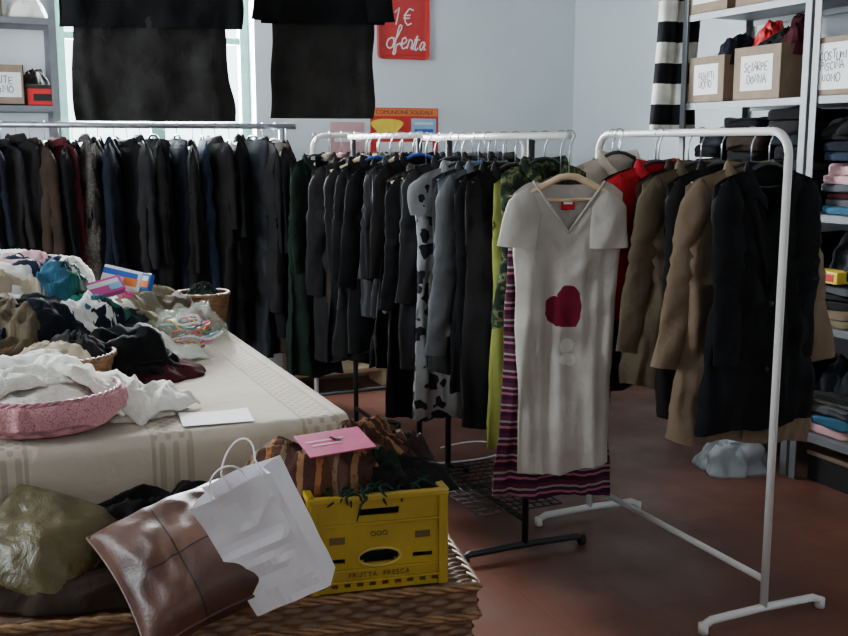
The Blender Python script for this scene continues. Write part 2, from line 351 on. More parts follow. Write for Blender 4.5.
# ------------------------------------------------------------------ garments
def sgnpow(a,p): return math.copysign(abs(a)**p,a)
def lerp(a,b,t): return a+(b-a)*t
def prof(keys,t):
    for (t0,a),(t1,b) in zip(keys,keys[1:]):
        if t<=t1:
            q=(t-t0)/(t1-t0); q=q*q*(3-2*q); return lerp(a,b,q)
    return keys[-1][1]
def garment(name,label,cat,pos,mat,yaw=0,W=.2,L=.7,hem=None,waist=None,thick=.035,sleeve='long',slen=.56,neck=(.075,.10),vneck=False,
            drop=.11,slope=.30,seed=0,fold=.016,group=None,collar=True,lapel=False,tilt=0,smat=None,spread=.03,placket=False,ff=30,hi=False,buttons=0,pockets=False,sang=(.5,.5),straight=False):
    rr=random.Random(seed*31+5); hem=hem or W*1.06; waist=waist or W*.95
    wk=[(0,W),(.12,W*1.0),(.45,waist),(1,hem)]
    dk=[(0,.006),(.06,thick*.6),(.3,thick*.9),(1,thick*1.1)]
    if straight: dk=[(0,.006),(.06,thick*.6),(.3,thick*.8),(1,thick*.3)]
    p1,p2,p3=rr.uniform(0,6),rr.uniform(0,6),rr.uniform(0,6)
    nh,nd=neck
    def finish(x,y,t,front,s=1):
        A=fold*min(1,t*1.6)**1.1
        y+=A*(2.3*noise.noise(Vector((x*11+p1,t*1.5,p2)))+1.5*noise.noise(Vector((x*27+p3,t*2.2+p1,p2)))+.35*math.sin(ff*x+p1+2*t))
        tt=min(1,t*8)
        n=noise.noise(Vector((x*8+p1+t*4,t*L*11-x*5,(.3 if front else 3)+p2)))
        n+=.5*(.4-abs(noise.noise(Vector((x*16-t*L*9+p3,t*L*14+x*6,(.3 if front else 3)+p1)))))
        y+=n*.018*tt*(min(thick,.04)/.035)
        ax=abs(x)
        if ax>nh: zt=-slope*(ax-nh)-.9*slope*max(0,ax-W*.82)
        else:
            q=ax/nh
            if front: zt=-nd*(1-q if vneck else (1-q*q)**.8)
            else: zt=-.012*(1-q*q)
        zz=-drop+zt*max(0,1-t)**2.2-L*t
        if not straight: zz+=(.008*math.sin(x*25+p2)+.02*x/W*math.sin(p1))*t
        x=x*(1+.05*t*noise.noise(Vector((t*5+p3,p1,0))))+.012*t*noise.noise(Vector((t*3+p3,p2,9)))*2
        return (x,y,zz)
    def surf(x,t,front,off=0):
        w=prof(wk,t); x=max(-w*.999,min(w*.999,x)); c=sgnpow(x/w,1/.8)
        s=math.sqrt(max(0,1-c*c)); sy=-1 if front else 1
        return finish(x,sy*prof(dk,t)*s**.8+sy*off,t,front,s)
    NI=72 if hi else 44; NJ=48 if hi else 26
    vs=[];fs=[]
    for j in range(NJ+1):
        t=(j/NJ)**1.25; w=prof(wk,t); d=prof(dk,t)
        for i in range(NI):
            a=2*pi*i/NI; c=math.cos(a); s=math.sin(a)
            vs.append(finish(w*sgnpow(c,.8),d*sgnpow(s,.8),t,s<=1e-9))
    for j in range(NJ):
        for i in range(NI):
            a=j*NI+i; b=j*NI+(i+1)%NI
            fs.append((a,b,b+NI,a+NI))
    body=mk(name,vs,fs,mat,loc=pos,rot=(tilt,0,yaw),label=label,cat=cat,group=group)
    if sleeve!='none':
        zsh=-drop-slope*(W-nh)
        for sd in (-1,1):
            n=30 if hi else 18; k=20 if hi else 12; v=[];f=[]
            bend=rr.uniform(-.03,.015); ph=rr.uniform(0,6); wob=rr.uniform(-.02,.02)
            ang=(sang[0] if sd<0 else sang[1]) if sleeve=='short' else spread/slen
            for j in range(n+1):
                t=j/n
                # short sleeves droop: they start outward and turn down
                aa=ang*(1.5-1.1*t) if sleeve=='short' else ang
                ca,sa=math.cos(aa),math.sin(aa)
                grow=min(1,(t*(7 if sleeve=='long' else 3.2)+.03))**.6
                if sleeve=='short': rx=lerp(.058,.064,t)*grow; ry=lerp(.010,.017,t)*grow
                else: rx=lerp(.058,.047,t)*grow; ry=lerp(min(thick,.04)*.7,.018,t)*grow
                cx=sd*(W-.052+math.sin(ang)*slen*(t if sleeve=='long' else (1.35*t-.45*t*t)))+wob*math.sin(t*pi); cz=zsh+(.012 if sleeve=='long' else .0)-math.cos(ang)*slen*t
                cy=-.006+bend*t*t-.012*t
                el=math.exp(-((t-.45)/.16)**2) if sleeve=='long' else 0
                for i in range(k):
                    a=2*pi*i/k; lx=rx*math.cos(a); ly=ry*math.sin(a)
                    g=grow if t>.02 else .2
                    wr=noise.noise(Vector((lx*14+ph,t*slen*10+lx*9,ly*14+ph)))*.018*g + .008*el*math.sin(t*slen*110+math.cos(a)*2+ph)
                    v.append((cx+(lx+wr*.5*math.cos(a))*ca, cy+ly+wr*math.sin(a)*(1 if sleeve=='long' else .8), cz+sd*lx*sa))
            for j in range(n):
                for i in range(k):
                    a=j*k+i;b=j*k+(i+1)%k; f.append((a,b,b+k,a+k))
            f.append(tuple(range(k)))
            mk('sleeve',v,f,smat or mat,parent=body)
    def strip(nm,xl,xr,t0,t1,off,nm_mat,nx=5,nt_=14,lab=None):
        v=[];f=[]
        for j in range(nt_+1):
            t=lerp(t0,t1,j/nt_)
            for i in range(nx+1):
                x=lerp(xl(t),xr(t),i/nx); e=.35 if i in(0,nx) or j in (0,nt_) else 1
                v.append(surf(x,t,True,off*e))
        for j in range(nt_):
            for i in range(nx):
                a=j*(nx+1)+i; f.append((a,a+1,a+nx+2,a+nx+1))
        return mk(nm,v,f,nm_mat,parent=body,label=lab)
    if collar:
        v=[];f=[];n=28
        for j,(hh,fl) in enumerate([(-.004,0),(.016,.002),(.026,.006),(.014,.016),(-.014,.024)]):
            for i in range(n+1):
                a=lerp(-.5*pi+.35,1.5*pi-.35,i/n)
                x=(nh+fl*.9)*math.cos(a); yy=(.022+fl)*math.sin(a)
                q=min(1,abs(nh*math.cos(a))/nh); front=math.sin(a)<0
                zt=-(nd*.75)*((1-q*q)**.8) if front else -.01*(1-q*q)
                v.append((x,yy,-drop+zt+hh))
        for j in range(4):
            for i in range(n):
                a=j*(n+1)+i; f.append((a,a+1,a+n+2,a+n+1))
        mk('collar',v,f,smat or mat,parent=body)
    if lapel:
        for sd in (-1,1):
            strip('lapel',lambda t,sd=sd: sd*max(.002,nh*.95*(1-t/.42)),lambda t,sd=sd: sd*max(.004,(nh+.045)*(1-max(0,t-.05)/.40)),.03,.42,.010,smat or mat)
    if placket: strip('placket',lambda t:-.014,lambda t:.014,.10,.99,.006,mat,nt_=24)
    if pockets:
        for sd in (-1,1): strip('pocket_flap',lambda t,sd=sd:sd*W*.35,lambda t,sd=sd:sd*W*.78,.66,.71,.008,smat or mat,nt_=4)
    for q in range(buttons):
        t=.45+.3*q/max(1,buttons-1); p=surf(.0,t,True,.010)
        b=MB(); b.tube([(0,.002,0),(0,-.003,0)],.009,12); b.obj('button',M['rubber'],parent=body,loc=p)
    return body,surf
def hanger(pos,yaw=0,wood=False,W=.19,col=None,drop=.11,group=None,bar=False):
    col=col or (M['woodh'] if wood else M['plastich'])
    lab='pale wooden clothes hanger with a steel hook' if wood else ('blue plastic clothes hanger on the rail' if col is M['bluep'] else 'slim dark plastic clothes hanger on the rail')
    b=MB(); dz=-drop+.006
    pts=[(-W,0,dz-.055),(-W*.75,0,dz-.04),(-W*.4,0,dz-.012),(-.03,0,dz+.006),(0,0,dz+.01),(.03,0,dz+.006),(W*.4,0,dz-.012),(W*.75,0,dz-.04),(W,0,dz-.055)]
    b.tube(pts,.0065 if not wood else .011,8)
    if not wood: b.tube([(-W*.9,0,dz-.05),(0,0,dz-.062),(W*.9,0,dz-.05)],.003,6)
    h=b.obj('clothes_hanger',col,loc=pos,rot=(0,0,yaw),label=lab,cat='hanger',group=group)
    k=MB(); r=.0175
    pp=arcpts((0,0,0),r,math.radians(200),math.radians(-50),10)+[(.004,0,-.028),(0,0,-.042),(0,0,dz+.01)]
    k.tube(pp,.0022,6); k.obj('hook',M['chrome'],parent=h,label='thin steel hook')
    if bar:
        k=MB(); k.tube([(-W*.62,0,dz-.034),(-W*.6,0,dz-.066),(W*.6,0,dz-.066),(W*.62,0,dz-.034)],.006,8); k.obj('trouser_bar',col,parent=h)
    return h
# ------------------------------------------------------------------ racks
def rack(label,loc,yaw,Ln,H,mat,basemat,footw=.46,lower=.13,wire=False,r=.0125,overhang=0,casters=True,group=None,post=None):
    e=empty('garment_rack',loc,(0,0,yaw),label=label,cat='clothes rack',group=group)
    br=.07
    if overhang==0:
        p=[(0,0,.035)]+[(0,0,H-br)]+arcpts((0,br,H-br),br,pi,pi/2,8,'yz')+arcpts((0,Ln-br,H-br),br,pi/2,0,8,'yz')+[(0,Ln,.035)]
        MB().tube(p,r,12).obj('frame',mat,parent=e,label='bent tube uprights and top rail')
    else:
        MB().tube([(0,-overhang,H),(0,Ln+overhang,H)],r,12).obj('rail',mat,parent=e)
        for y in (0,Ln): MB().tube([(0,y,.035),(0,y,H-.01)],r,12).obj('upright',post or mat,parent=e)
    for y in (0,Ln):
        f=MB(); f.tube([(-footw/2,y,.022),(-footw/2+.03,y,.036),(0,y,.04),(footw/2-.03,y,.036),(footw/2,y,.022)],r*1.05,10); f.obj('foot',basemat,parent=e)
        for s in (-1,1):
            c=MB()
            if casters: c.tube([(s*(footw/2-.01)-.01,y,.02),(s*(footw/2-.01)+.01,y,.02)],.02,14); c.obj('caster',M['rubber'],parent=e)
            else: c.tube([(s*footw/2,y,0),(s*footw/2,y,.03)],.016,10); c.obj('foot_cap',basemat,parent=e)
    MB().tube([(0,0,lower),(0,Ln,lower)],r*.9,10).obj('lower_bar',basemat,parent=e)
    if wire:
        b=MB()
        for i in range(11): x=-.17+.034*i; b.tube([(x,.03,.16),(x,Ln-.03,.16)],.0025,6)
        for i in range(14): y=.03+(Ln-.06)*i/13; b.tube([(-.17,y,.16),(.17,y,.16)],.003,6)
        b.obj('wire_shelf',basemat,parent=e)
    return e
RA=1.50
rack('white tubular garment rack, full of coats',(2.2,2.40,0),0,1.0,RA,M['whitemetal'],M['whitemetal'],casters=False)
AB=1.775
rack('garment rack with black wheeled base and wire shelf',(AB,3.16,0),0,.66,RA-.01,M['whitemetal'],M['blackmetal'],wire=True,footw=.5,overhang=.24,post=M['blackmetal'])
rack('tubular garment rack packed with dark clothes',(AB,4.12,0),0,.82,RA+.0,M['whitemetal'],M['blackmetal'],casters=False,overhang=.05,post=M['blackmetal'])
rack('white garment rack standing near the back wall',(1.68,5.3,0),-pi/2,1.25,RA+.01,M['whitemetal'],M['blackmetal'],casters=False)
rack('long grey metal garment rail before the window',(.10,5.6,0),-pi/2,1.50,1.56,M['chrome'],M['blackmetal'],overhang=.08,r=.016)
# --- rack A garments
GA='clothes on the white rack'
def hg(fn_name,label,cat,a,b,zr,mat,yaw=0,wood=False,hcol=None,bar=False,**k):
    k.setdefault('seed',int(a*100+b*1000)%997)
    body,s=garment(fn_name,label,cat,(a,b,zr),mat,yaw=yaw,**k)
    hanger((a,b,zr),yaw,wood,W=k.get('W',.2)*.9,col=hcol,drop=k.get('drop',.11),group='clothes hangers',bar=bar)
    return body,s
zA=RA
hg('jacket','plain black tailored jacket with lapels','jacket',2.235,2.52,zA,M['black'],yaw=.0,W=.20,L=.80,hem=.215,neck=(.07,.16),vneck=True,lapel=True,hi=True,group=GA,spread=.01,thick=.04,buttons=2)
hg('coat','camel wool coat with wide sleeves','coat',2.27,2.64,zA,M['camel'],yaw=-.15,W=.225,L=.88,hem=.255,spread=.11,slen=.60,hi=True,group=GA,thick=.045,placket=True,pockets=True,fold=.024)
hg('coat','long black wool coat hanging open','coat',2.235,2.74,zA,M['black2'],yaw=.06,W=.215,L=.80,hem=.23,spread=.04,group=GA,thick=.04,hi=True)
hg('jacket','khaki brown wool jacket between dark coats','jacket',2.225,2.83,zA,M['olive'],yaw=-.08,W=.215,L=.74,hem=.25,spread=.09,slen=.58,group=GA,thick=.038,hi=True,fold=.024)
hg('jacket','dark brown cloth jacket beside the khaki jacket','jacket',2.24,2.915,zA,M['brown'],yaw=.04,W=.205,L=.66,hem=.235,spread=.05,slen=.56,group=GA,thick=.035,hi=True)
hg('cardigan','bright red knitted cardigan on rack','cardigan',2.175,2.99,zA,M['red'],yaw=-.05,W=.205,L=.50,spread=.03,slen=.44,group=GA,hi=True)
hg('jacket','black cloth jacket packed on rack','jacket',2.22,3.07,zA,M['black'],yaw=-.05,W=.215,L=.72,spread=.02,group=GA)
hg('cardigan','cream knitted cardigan packed on rack','cardigan',2.12,3.15,zA,M['cream'],yaw=.08,W=.215,L=.62,spread=.01,group=GA,drop=.08)
hg('jacket','black padded jacket packed on rack','jacket',2.18,3.23,zA,M['black2'],yaw=0,W=.22,L=.75,group=GA)
hg('coat','dark brown coat packed on rack','coat',2.2,3.31,zA,M['brown'],yaw=.05,W=.21,L=.85,group=GA,thick=.03)
# --- rack B garments
GB='clothes on the middle racks'
zB=RA-.01
def heartmat():
    m=fabric('off_white_jersey_with_maroon_heart',(.41,.375,.34),var=.12,weave=500)
    nt=m.node_tree;L=nt.links;bs=nt.nodes['Principled BSDF']
    old=bs.inputs['Base Color'].links[0].from_socket
    tc=N(nt,'ShaderNodeTexCoord')
    nz=N(nt,'ShaderNodeTexNoise'); nz.inputs['Scale'].default_value=18; L.new(tc.outputs['Object'],nz.inputs['Vector'])
    mxv=N(nt,'ShaderNodeMix'); mxv.data_type='VECTOR'; mxv.inputs[0].default_value=.025; L.new(tc.outputs['Object'],mxv.inputs[4]); L.new(nz.outputs['Color'],mxv.inputs[5])
    mp=N(nt,'ShaderNodeMapping',vector_type='POINT')
    mp.inputs['Location'].default_value=(-.012,0,.545); L.new(mxv.outputs[1],mp.inputs[0])
    rt=N(nt,'ShaderNodeMapping'); rt.inputs['Rotation'].default_value=(0,math.radians(34),0); rt.inputs['Scale'].default_value=(19,19,16.5); L.new(mp.outputs[0],rt.inputs[0])
    sp=N(nt,'ShaderNodeSeparateXYZ'); L.new(rt.outputs[0],sp.inputs[0]); x,z=sp.outputs[0],sp.outputs[2]
    x2=mathn(nt,'MULTIPLY',x,x); z2=mathn(nt,'MULTIPLY',z,z)
    q=mathn(nt,'SUBTRACT',mathn(nt,'ADD',x2,z2),1); q3=mathn(nt,'MULTIPLY',mathn(nt,'MULTIPLY',q,q),q)
    h=mathn(nt,'LESS_THAN',mathn(nt,'SUBTRACT',q3,mathn(nt,'MULTIPLY',x2,mathn(nt,'MULTIPLY',z2,z))),0)
    s0=N(nt,'ShaderNodeSeparateXYZ'); L.new(mxv.outputs[1],s0.inputs[0])
    def ell(cx,cz,rx,rz):
        a=mathn(nt,'DIVIDE',mathn(nt,'SUBTRACT',s0.outputs[0],cx),rx); b=mathn(nt,'DIVIDE',mathn(nt,'SUBTRACT',s0.outputs[2],cz),rz)
        return mathn(nt,'LESS_THAN',mathn(nt,'ADD',mathn(nt,'MULTIPLY',a,a),mathn(nt,'MULTIPLY',b,b)),1)
    e=mathn(nt,'MAXIMUM',ell(.010,-.655,.024,.022),ell(.016,-.70,.030,.022))
    c1=mixc(nt,mathn(nt,'MULTIPLY',e,.6),old,(.68,.66,.64)); c2_=mixc(nt,h,c1,(.13,.007,.024)); L.new(c2_,bs.inputs['Base Color'])
    return m
M['tee']=heartmat()
tee,ts=hg('tunic','off-white v-neck tunic with maroon heart print on wooden hanger','tunic',AB+.02,2.945,zB,M['tee'],yaw=-.25,wood=True,bar=True,W=.183,L=.965,hem=.155,waist=.168,sleeve='short',slen=.19,neck=(.12,.165),vneck=True,drop=.145,slope=.42,hi=True,collar=False,thick=.022,fold=.018,group=GB,seed=3,sang=(.30,.03))
def neckrim(surf,nh,mat,body):
    MB().tube([surf(nh*i/12,0.0,True,.003) for i in range(-12,13)],.0045,6).obj('neckline_trim',mat,parent=body)
neckrim(ts,.12,M['tee'],tee)
b=MB(); b.box(0,.004,-.222,.045,.002,.03,.0005); lb=b.obj('neck_label',M['red'],parent=tee,smooth=False,label='red and white woven neck label')
b=MB(); b.box(0,.0025,-.215,.030,.001,.008); b.obj('label_print',M['paper'],parent=lb,smooth=False)
hg('dress','striped pink and purple jersey dress','dress',AB+.045,3.04,zB,M['stripe'],yaw=-.2,W=.175,L=1.08,hem=.212,waist=.188,sleeve='none',collar=False,thick=.028,fold=.018,group=GB,hi=True,neck=(.10,.2),drop=.15,slope=.4)
hg('hooded_top','green leaf print hooded top','top',AB+.03,3.12,zB,M['tropic'],W=.165,L=.56,sleeve='none',group=GB,thick=.026,drop=.09)
hg('top','long lime green cotton top','top',AB+.03,3.20,zB,M['lime'],W=.150,L=.97,hem=.165,sleeve='none',group=GB,thick=.026,drop=.13)
hg('dress','black sleeveless dress on the rack','dress',AB+.01,3.29,zB,M['black2'],W=.19,L=.92,sleeve='none',group=GB,thick=.03,hi=True)
hg('jacket','black jacket packed on the rack','jacket',AB+.01,3.38,zB,M['black'],W=.195,L=.80,group=GB,thick=.03,spread=.01,hi=True)
hg('sweater','grey marl long sleeved sweater','sweater',AB,3.48,zB,M['grey'],yaw=.04,W=.205,L=.60,group=GB,spread=.07,hi=True,slen=.66,fold=.024)
hg('blouse','dark grey blouse on blue hanger','blouse',AB,3.56,zB,M['dgrey'],W=.19,L=.78,group=GB,thick=.028,hcol=M['bluep'])
hg('dress','black and white large print dress','dress',AB-.02,3.66,zB,M['floral'],yaw=.05,W=.195,L=.98,hem=.215,group=GB,sleeve='short',slen=.15,sang=(.2,.1),hi=True,thick=.03,fold=.022)
seq=[('coat','charcoal',.9),('jacket','dgrey',.7),('coat','black',.95),('cardigan','shirtg',.66),('coat','black2',.9),('shirt','dgrey',.7),('coat','charcoal',.85),('shirt','vst',.7),('jacket','black',.8),('shirt','slate',.72),('coat','black2',.8),('jacket','dgrey',.74),('coat','black2',.9),('shirt','brown',.7),('coat','black',.95),('coat','charcoal',1.0)]
names={'charcoal':'charcoal','dgrey':'dark grey','black':'black','black2':'faded black','shirtg':'grey-brown speckled','grey':'grey marl','vst':'grey pinstriped','slate':'slate blue','maroon':'maroon','brown':'brown','navy':'navy blue','denim':'blue denim','plaidr':'dark red plaid','plaid':'brown patterned','olive':'olive','beige':'beige','camel':'camel','dgreen':'dark green','cream':'cream'}
for i,(k,c,l) in enumerate(seq):
    b_=3.75+i*.079
    hg(k,f'{names[c]} {k} hanging tightly packed on the rack',k,AB+R.uniform(-.03,.03),b_,zB+(.01 if b_>4.05 else 0),M[c],yaw=R.uniform(-.25,.25),W=.175+R.uniform(0,.045),L=l+R.uniform(-.08,.08),group=GB,spread=R.uniform(.0,.08),thick=.038,hcol=M['bluep'] if i%6==4 else None,wood=(i%5==2),slen=R.uniform(.46,.64),hi=(i<4),drop=R.uniform(.09,.135),sleeve='none' if i in (5,9) else 'long',fold=.022)
# --- rack C
GC='clothes on the rack near the back wall'
hg('coat','dark green long coat hung at the rail end','coat',1.685,5.28,RA+.005,M['dgreen'],yaw=.55,W=.19,L=1.15,group=GC,thick=.035,spread=.0)
seqc=['brown','plaidr','charcoal','brown','olive','black','plaidr','maroon','black2','charcoal','navy','brown','dgrey','black','slate','black2']
for i,c in enumerate(seqc):
    a=1.77+i*.07; k='shirt' if i%3==1 else 'jacket'
    hg(k,f'{names[c]} {k} hanging on the rail',k,a,5.3+R.uniform(-.01,.01),RA+.01,M[c],yaw=pi/2+R.uniform(-.2,.2),W=.17+R.uniform(0,.03),L=.95+R.uniform(-.15,.12),group=GC,spread=.01,thick=.04,sleeve='none' if i%4==2 else 'long')
# --- rack D
GD='clothes on the long rail by the window'
seqd=['black','navy','black','charcoal','black2','brown','black','maroon','black','shirtg','black2','navy','black','charcoal','black','dgrey','navy','black2','denim','black2','vst','black','slate','charcoal','brown','black']
for i,c in enumerate(seqd):
    a=.0+i*.0655+R.uniform(-.012,.012)
    if a>.9 and i%2==0:
        hg('trousers',f'{names[c]} trousers hanging folded from the rail','trousers',a,5.6,1.56,M[c],yaw=pi/2+R.uniform(-.4,.4),W=.14,hem=.155,L=1.14+R.uniform(-.1,.08),sleeve='none',collar=False,neck=(.03,.005),slope=.08,group=GD,thick=.045,drop=R.uniform(.06,.09))
    else:
        k='coat' if i%3 else 'jacket'
        hg(k,f'{names[c]} {k} hanging on the long rail',k,a,5.6+R.uniform(-.015,.015),1.56,M[c],yaw=pi/2+R.uniform(-.45,.45),W=.175+R.uniform(0,.05),L=1.05+R.uniform(-.2,.15),group=GD,spread=R.uniform(0,.06),thick=.052,slen=R.uniform(.45,.64),drop=R.uniform(.06,.10),slope=.22,sleeve='none' if i%4==2 else 'long',fold=.024)
# --- outfits hung high
cr=empty('ceiling_clothes_rail',(1.0,3.68,0),(0,0,0),label='steel clothes rail hung from the ceiling on rods',cat='rail')
MB().tube([(-1.0,0,2.62),(1.0,0,2.62)],.014,12).obj('rail',M['chrome'],parent=cr)
for x in (-.9,.9): MB().tube([(x,0,2.62),(x,0,HC)],.007,8).obj('suspension_rod',M['chrome'],parent=cr)
GH='outfits hung high from the ceiling rail'
yh=-.25
hg('coat','wide black coat hanging high over the table','coat',.61,3.675,2.62,M['black'],yaw=yh,W=.275,L=.665,hem=.30,sleeve='none',hi=True,group=GH,thick=.05,lapel=True,vneck=True,fold=.005,straight=True)
hg('skirt','dark grey wool skirt under the black coat','skirt',.61,3.70,2.62,M['skirtg'],yaw=yh,W=.26,L=.60,hem=.268,sleeve='none',collar=False,neck=(.03,.004),slope=0.02,drop=.48,group=GH,thick=.03,fold=.007,hi=True,straight=True)
hg('jacket','short black jacket hanging high over the table','jacket',1.215,3.675,2.62,M['black'],yaw=yh,W=.225,L=.625,hem=.22,sleeve='long',spread=.03,slen=.585,hi=True,group=GH,thick=.045,lapel=True,vneck=True,fold=.005,straight=True)
hg('skirt','straight charcoal skirt under the short jacket','skirt',1.215,3.70,2.62,M['skirtg'],yaw=yh,W=.19,L=.595,hem=.188,sleeve='none',collar=False,neck=(.03,.004),slope=0.02,drop=.47,group=GH,thick=.026,fold=.005,hi=True,straight=True)
# ------------------------------------------------------------------ table
tb=empty('table',(.30,3.35,0),label='long display table under an embroidered cloth',cat='table')
MB().box(0,0,.73,1.16,1.56,.03,.004).obj('table_top',M['wood'],parent=tb,smooth=False)
for x in (-.52,.52):
    for y in (-.72,.72): MB().box(x,y,.3575,.05,.05,.715,.005).obj('leg',M['wood'],parent=tb,smooth=False)
def clothmat():
    m=fabric('cream_embroidered_tablecloth',(.55,.475,.39),var=.06,weave=400)
    nt=m.node_tree;L=nt.links;bs=nt.nodes['Principled BSDF']; old=bs.inputs['Base Color'].links[0].from_socket
    tc=N(nt,'ShaderNodeTexCoord'); sp=N(nt,'ShaderNodeSeparateXYZ'); L.new(tc.outputs['Object'],sp.inputs[0])
    f=mathn(nt,'FRACT',mathn(nt,'MULTIPLY',mathn(nt,'ADD',sp.outputs[0],.06),2.6))
    band=mathn(nt,'LESS_THAN',mathn(nt,'ABSOLUTE',mathn(nt,'SUBTRACT',f,.5)),.11)
    edge=mathn(nt,'LESS_THAN',mathn(nt,'ABSOLUTE',mathn(nt,'SUBTRACT',mathn(nt,'ABSOLUTE',mathn(nt,'SUBTRACT',f,.5)),.12)),.012)
    wv=mathn(nt,'MULTIPLY',mathn(nt,'SINE',mathn(nt,'MULTIPLY',sp.outputs[1],160)),mathn(nt,'SINE',mathn(nt,'MULTIPLY',sp.outputs[0],190)))
    mo=mathn(nt,'MULTIPLY',mathn(nt,'GREATER_THAN',wv,.15),band)
    s=mathn(nt,'MULTIPLY',mathn(nt,'MAXIMUM',mo,edge),.40)
    L.new(mixc(nt,s,old,(.22,.17,.11)),bs.inputs['Base Color']); return m
M['tcloth']=clothmat()
def tablecloth():
    hx,hy,zt,dr=.60,.80,.756,.55
    v=[];f=[]
    per=[]
    rc=.04
    segs=[((-hx+rc,-hy),(hx-rc,-hy),(0,-1)),((hx,-hy+rc),(hx,hy-rc),(1,0)),((hx-rc,hy),(-hx+rc,hy),(0,1)),((-hx,hy-rc),(-hx,-hy+rc),(-1,0))]
    cen=[(hx-rc,-hy+rc,-pi/2),(hx-rc,hy-rc,0),(-hx+rc,hy-rc,pi/2),(-hx+rc,-hy+rc,pi)]
    for s,c in zip(segs,cen):
        Ls=math.dist(s[0],s[1]); k=int(Ls/.02)
        for i in range(k): 
            t=i/k; per.append((lerp(s[0][0],s[1][0],t),lerp(s[0][1],s[1][1],t),s[2][0],s[2][1]))
        for i in range(6):
            a=c[2]+pi/2*i/6; per.append((c[0]+rc*math.cos(a),c[1]+rc*math.sin(a),math.cos(a),math.sin(a)))
    P=len(per); rings=[]
    for q in [0,.1,.2,.3,.4,.5,.6,.7,.8,.9,.96]: rings.append([(x*q,y*q,zt+.003*noise.noise(Vector((x*q*5,y*q*5,1)))) for x,y,_,_ in per])
    rings.append([(x,y,zt-.002) for x,y,_,_ in per])
    for j in range(1,21):
        t=j/20; rg=[]
        for i,(x,y,nx,ny) in enumerate(per):
            fo=.018*t*(math.sin(i*.33)+.6*math.sin(i*.71+1)+.4*math.sin(i*.17+2))
            o=.012+.02*min(t,.5)+fo
            rg.append((x+nx*o,y+ny*o,zt-.004-dr*t))
        rings.append(rg)
    for r_ in rings: v+=r_
    for j in range(len(rings)-1):
        for i in range(P):
            a=j*P+i;b=j*P+(i+1)%P; f.append((a,b,b+P,a+P))
    return mk('tablecloth',v,f,M['tcloth'],loc=(.30,3.35,0),label='cream tablecloth with embroidered bands draped over the table',cat='tablecloth')
tablecloth()
# ------------------------------------------------------------------ crumpled cloth
HEAPS=[]
def heap(name,label,cat,a,b,z,sx,sy,sz,mat,yaw=0,seed=0,p=3.0,fold=1.0,group=None,dens=1.0,parent=None):
    rr=random.Random(seed+11); o1,o2=rr.uniform(0,50),rr.uniform(0,50)
    HEAPS.append((a,b,z,max(sx,sy)/2,sz))
    NR,NA=int(36*dens),int(100*dens); v=[];f=[]
    an=rr.uniform(0,pi); ca,sa=math.cos(an),math.sin(an); S=(sx+sy)/2
    def H(r,th):
        x=math.cos(th)*r;y=math.sin(th)*r
        e=1+.30*noise.noise(Vector((math.cos(th)*1.3+o1,math.sin(th)*1.3,o2)))+.12*noise.noise(Vector((math.cos(th)*3.5+o1,math.sin(th)*3.5,o2)))
        X=x*e*sx/2;Y=y*e*sy/2
        u=(x*ca+y*sa);w_=(-x*sa+y*ca)
        wx=noise.noise(Vector((x*1.2+o2,y*1.2,3)))
        n0=noise.noise(Vector((x*1.1+o1,y*1.1,o2+5)))
        n1=1-2.4*abs(noise.noise(Vector(((u+wx*.5)*.8+o1,w_*2.3+wx*1.5,o2))))
        n2=1-2.4*abs(noise.noise(Vector(((w_-wx*.7)*1.5+o2,(u+wx*.6)*3.6,o1))))
        n3=1-2.4*abs(noise.noise(Vector(((w_+wx)*5+o2,(u-w_+wx)*4,o1+7))))
        fade=max(0,1-r**4)
        Z=sz*(1-min(1,r)**p)**.7*(.75+fold*(.30*n0+.24*n1*fade+.14*n2*fade+.06*n3*fade))
        q=Vector((X/S*5+o1,Y/S*5,Z/S*5+o2))
        dv=noise.noise_vector(q)*S*.055*fold
        X+=dv.x; Y+=dv.y; Z+=dv.z*.5*fade
        return (X,Y,max(.003*(1-r)+.001,Z) if r<.999 else 0)
    v.append(H(0.0001,0))
    for j in range(1,NR+1):
        r=(j/NR)**.75
        for i in range(NA): v.append(H(r,2*pi*i/NA))
    for i in range(NA): f.append((0,1+i,1+(i+1)%NA))
    for j in range(NR-1):
        for i in range(NA):
            q=1+j*NA+i; w_=1+j*NA+(i+1)%NA; f.append((q,q+NA,w_+NA,w_))
    f.append(tuple(1+(NR-1)*NA+i for i in range(NA))[::-1])
    return mk(name,v,f,mat,loc=(a,b,z),rot=(0,0,yaw),label=label,cat=cat,group=group,parent=parent)
TZ=.757; GP='second-hand clothes piled on the table'
def top(a,b):
    h=TZ
    for (x,y,z,r,s) in HEAPS:
        d=math.hypot(a-x,b-y)/r
        if d<1: h=max(h,z+s*(1-d**3)**.7*.72)
    return h
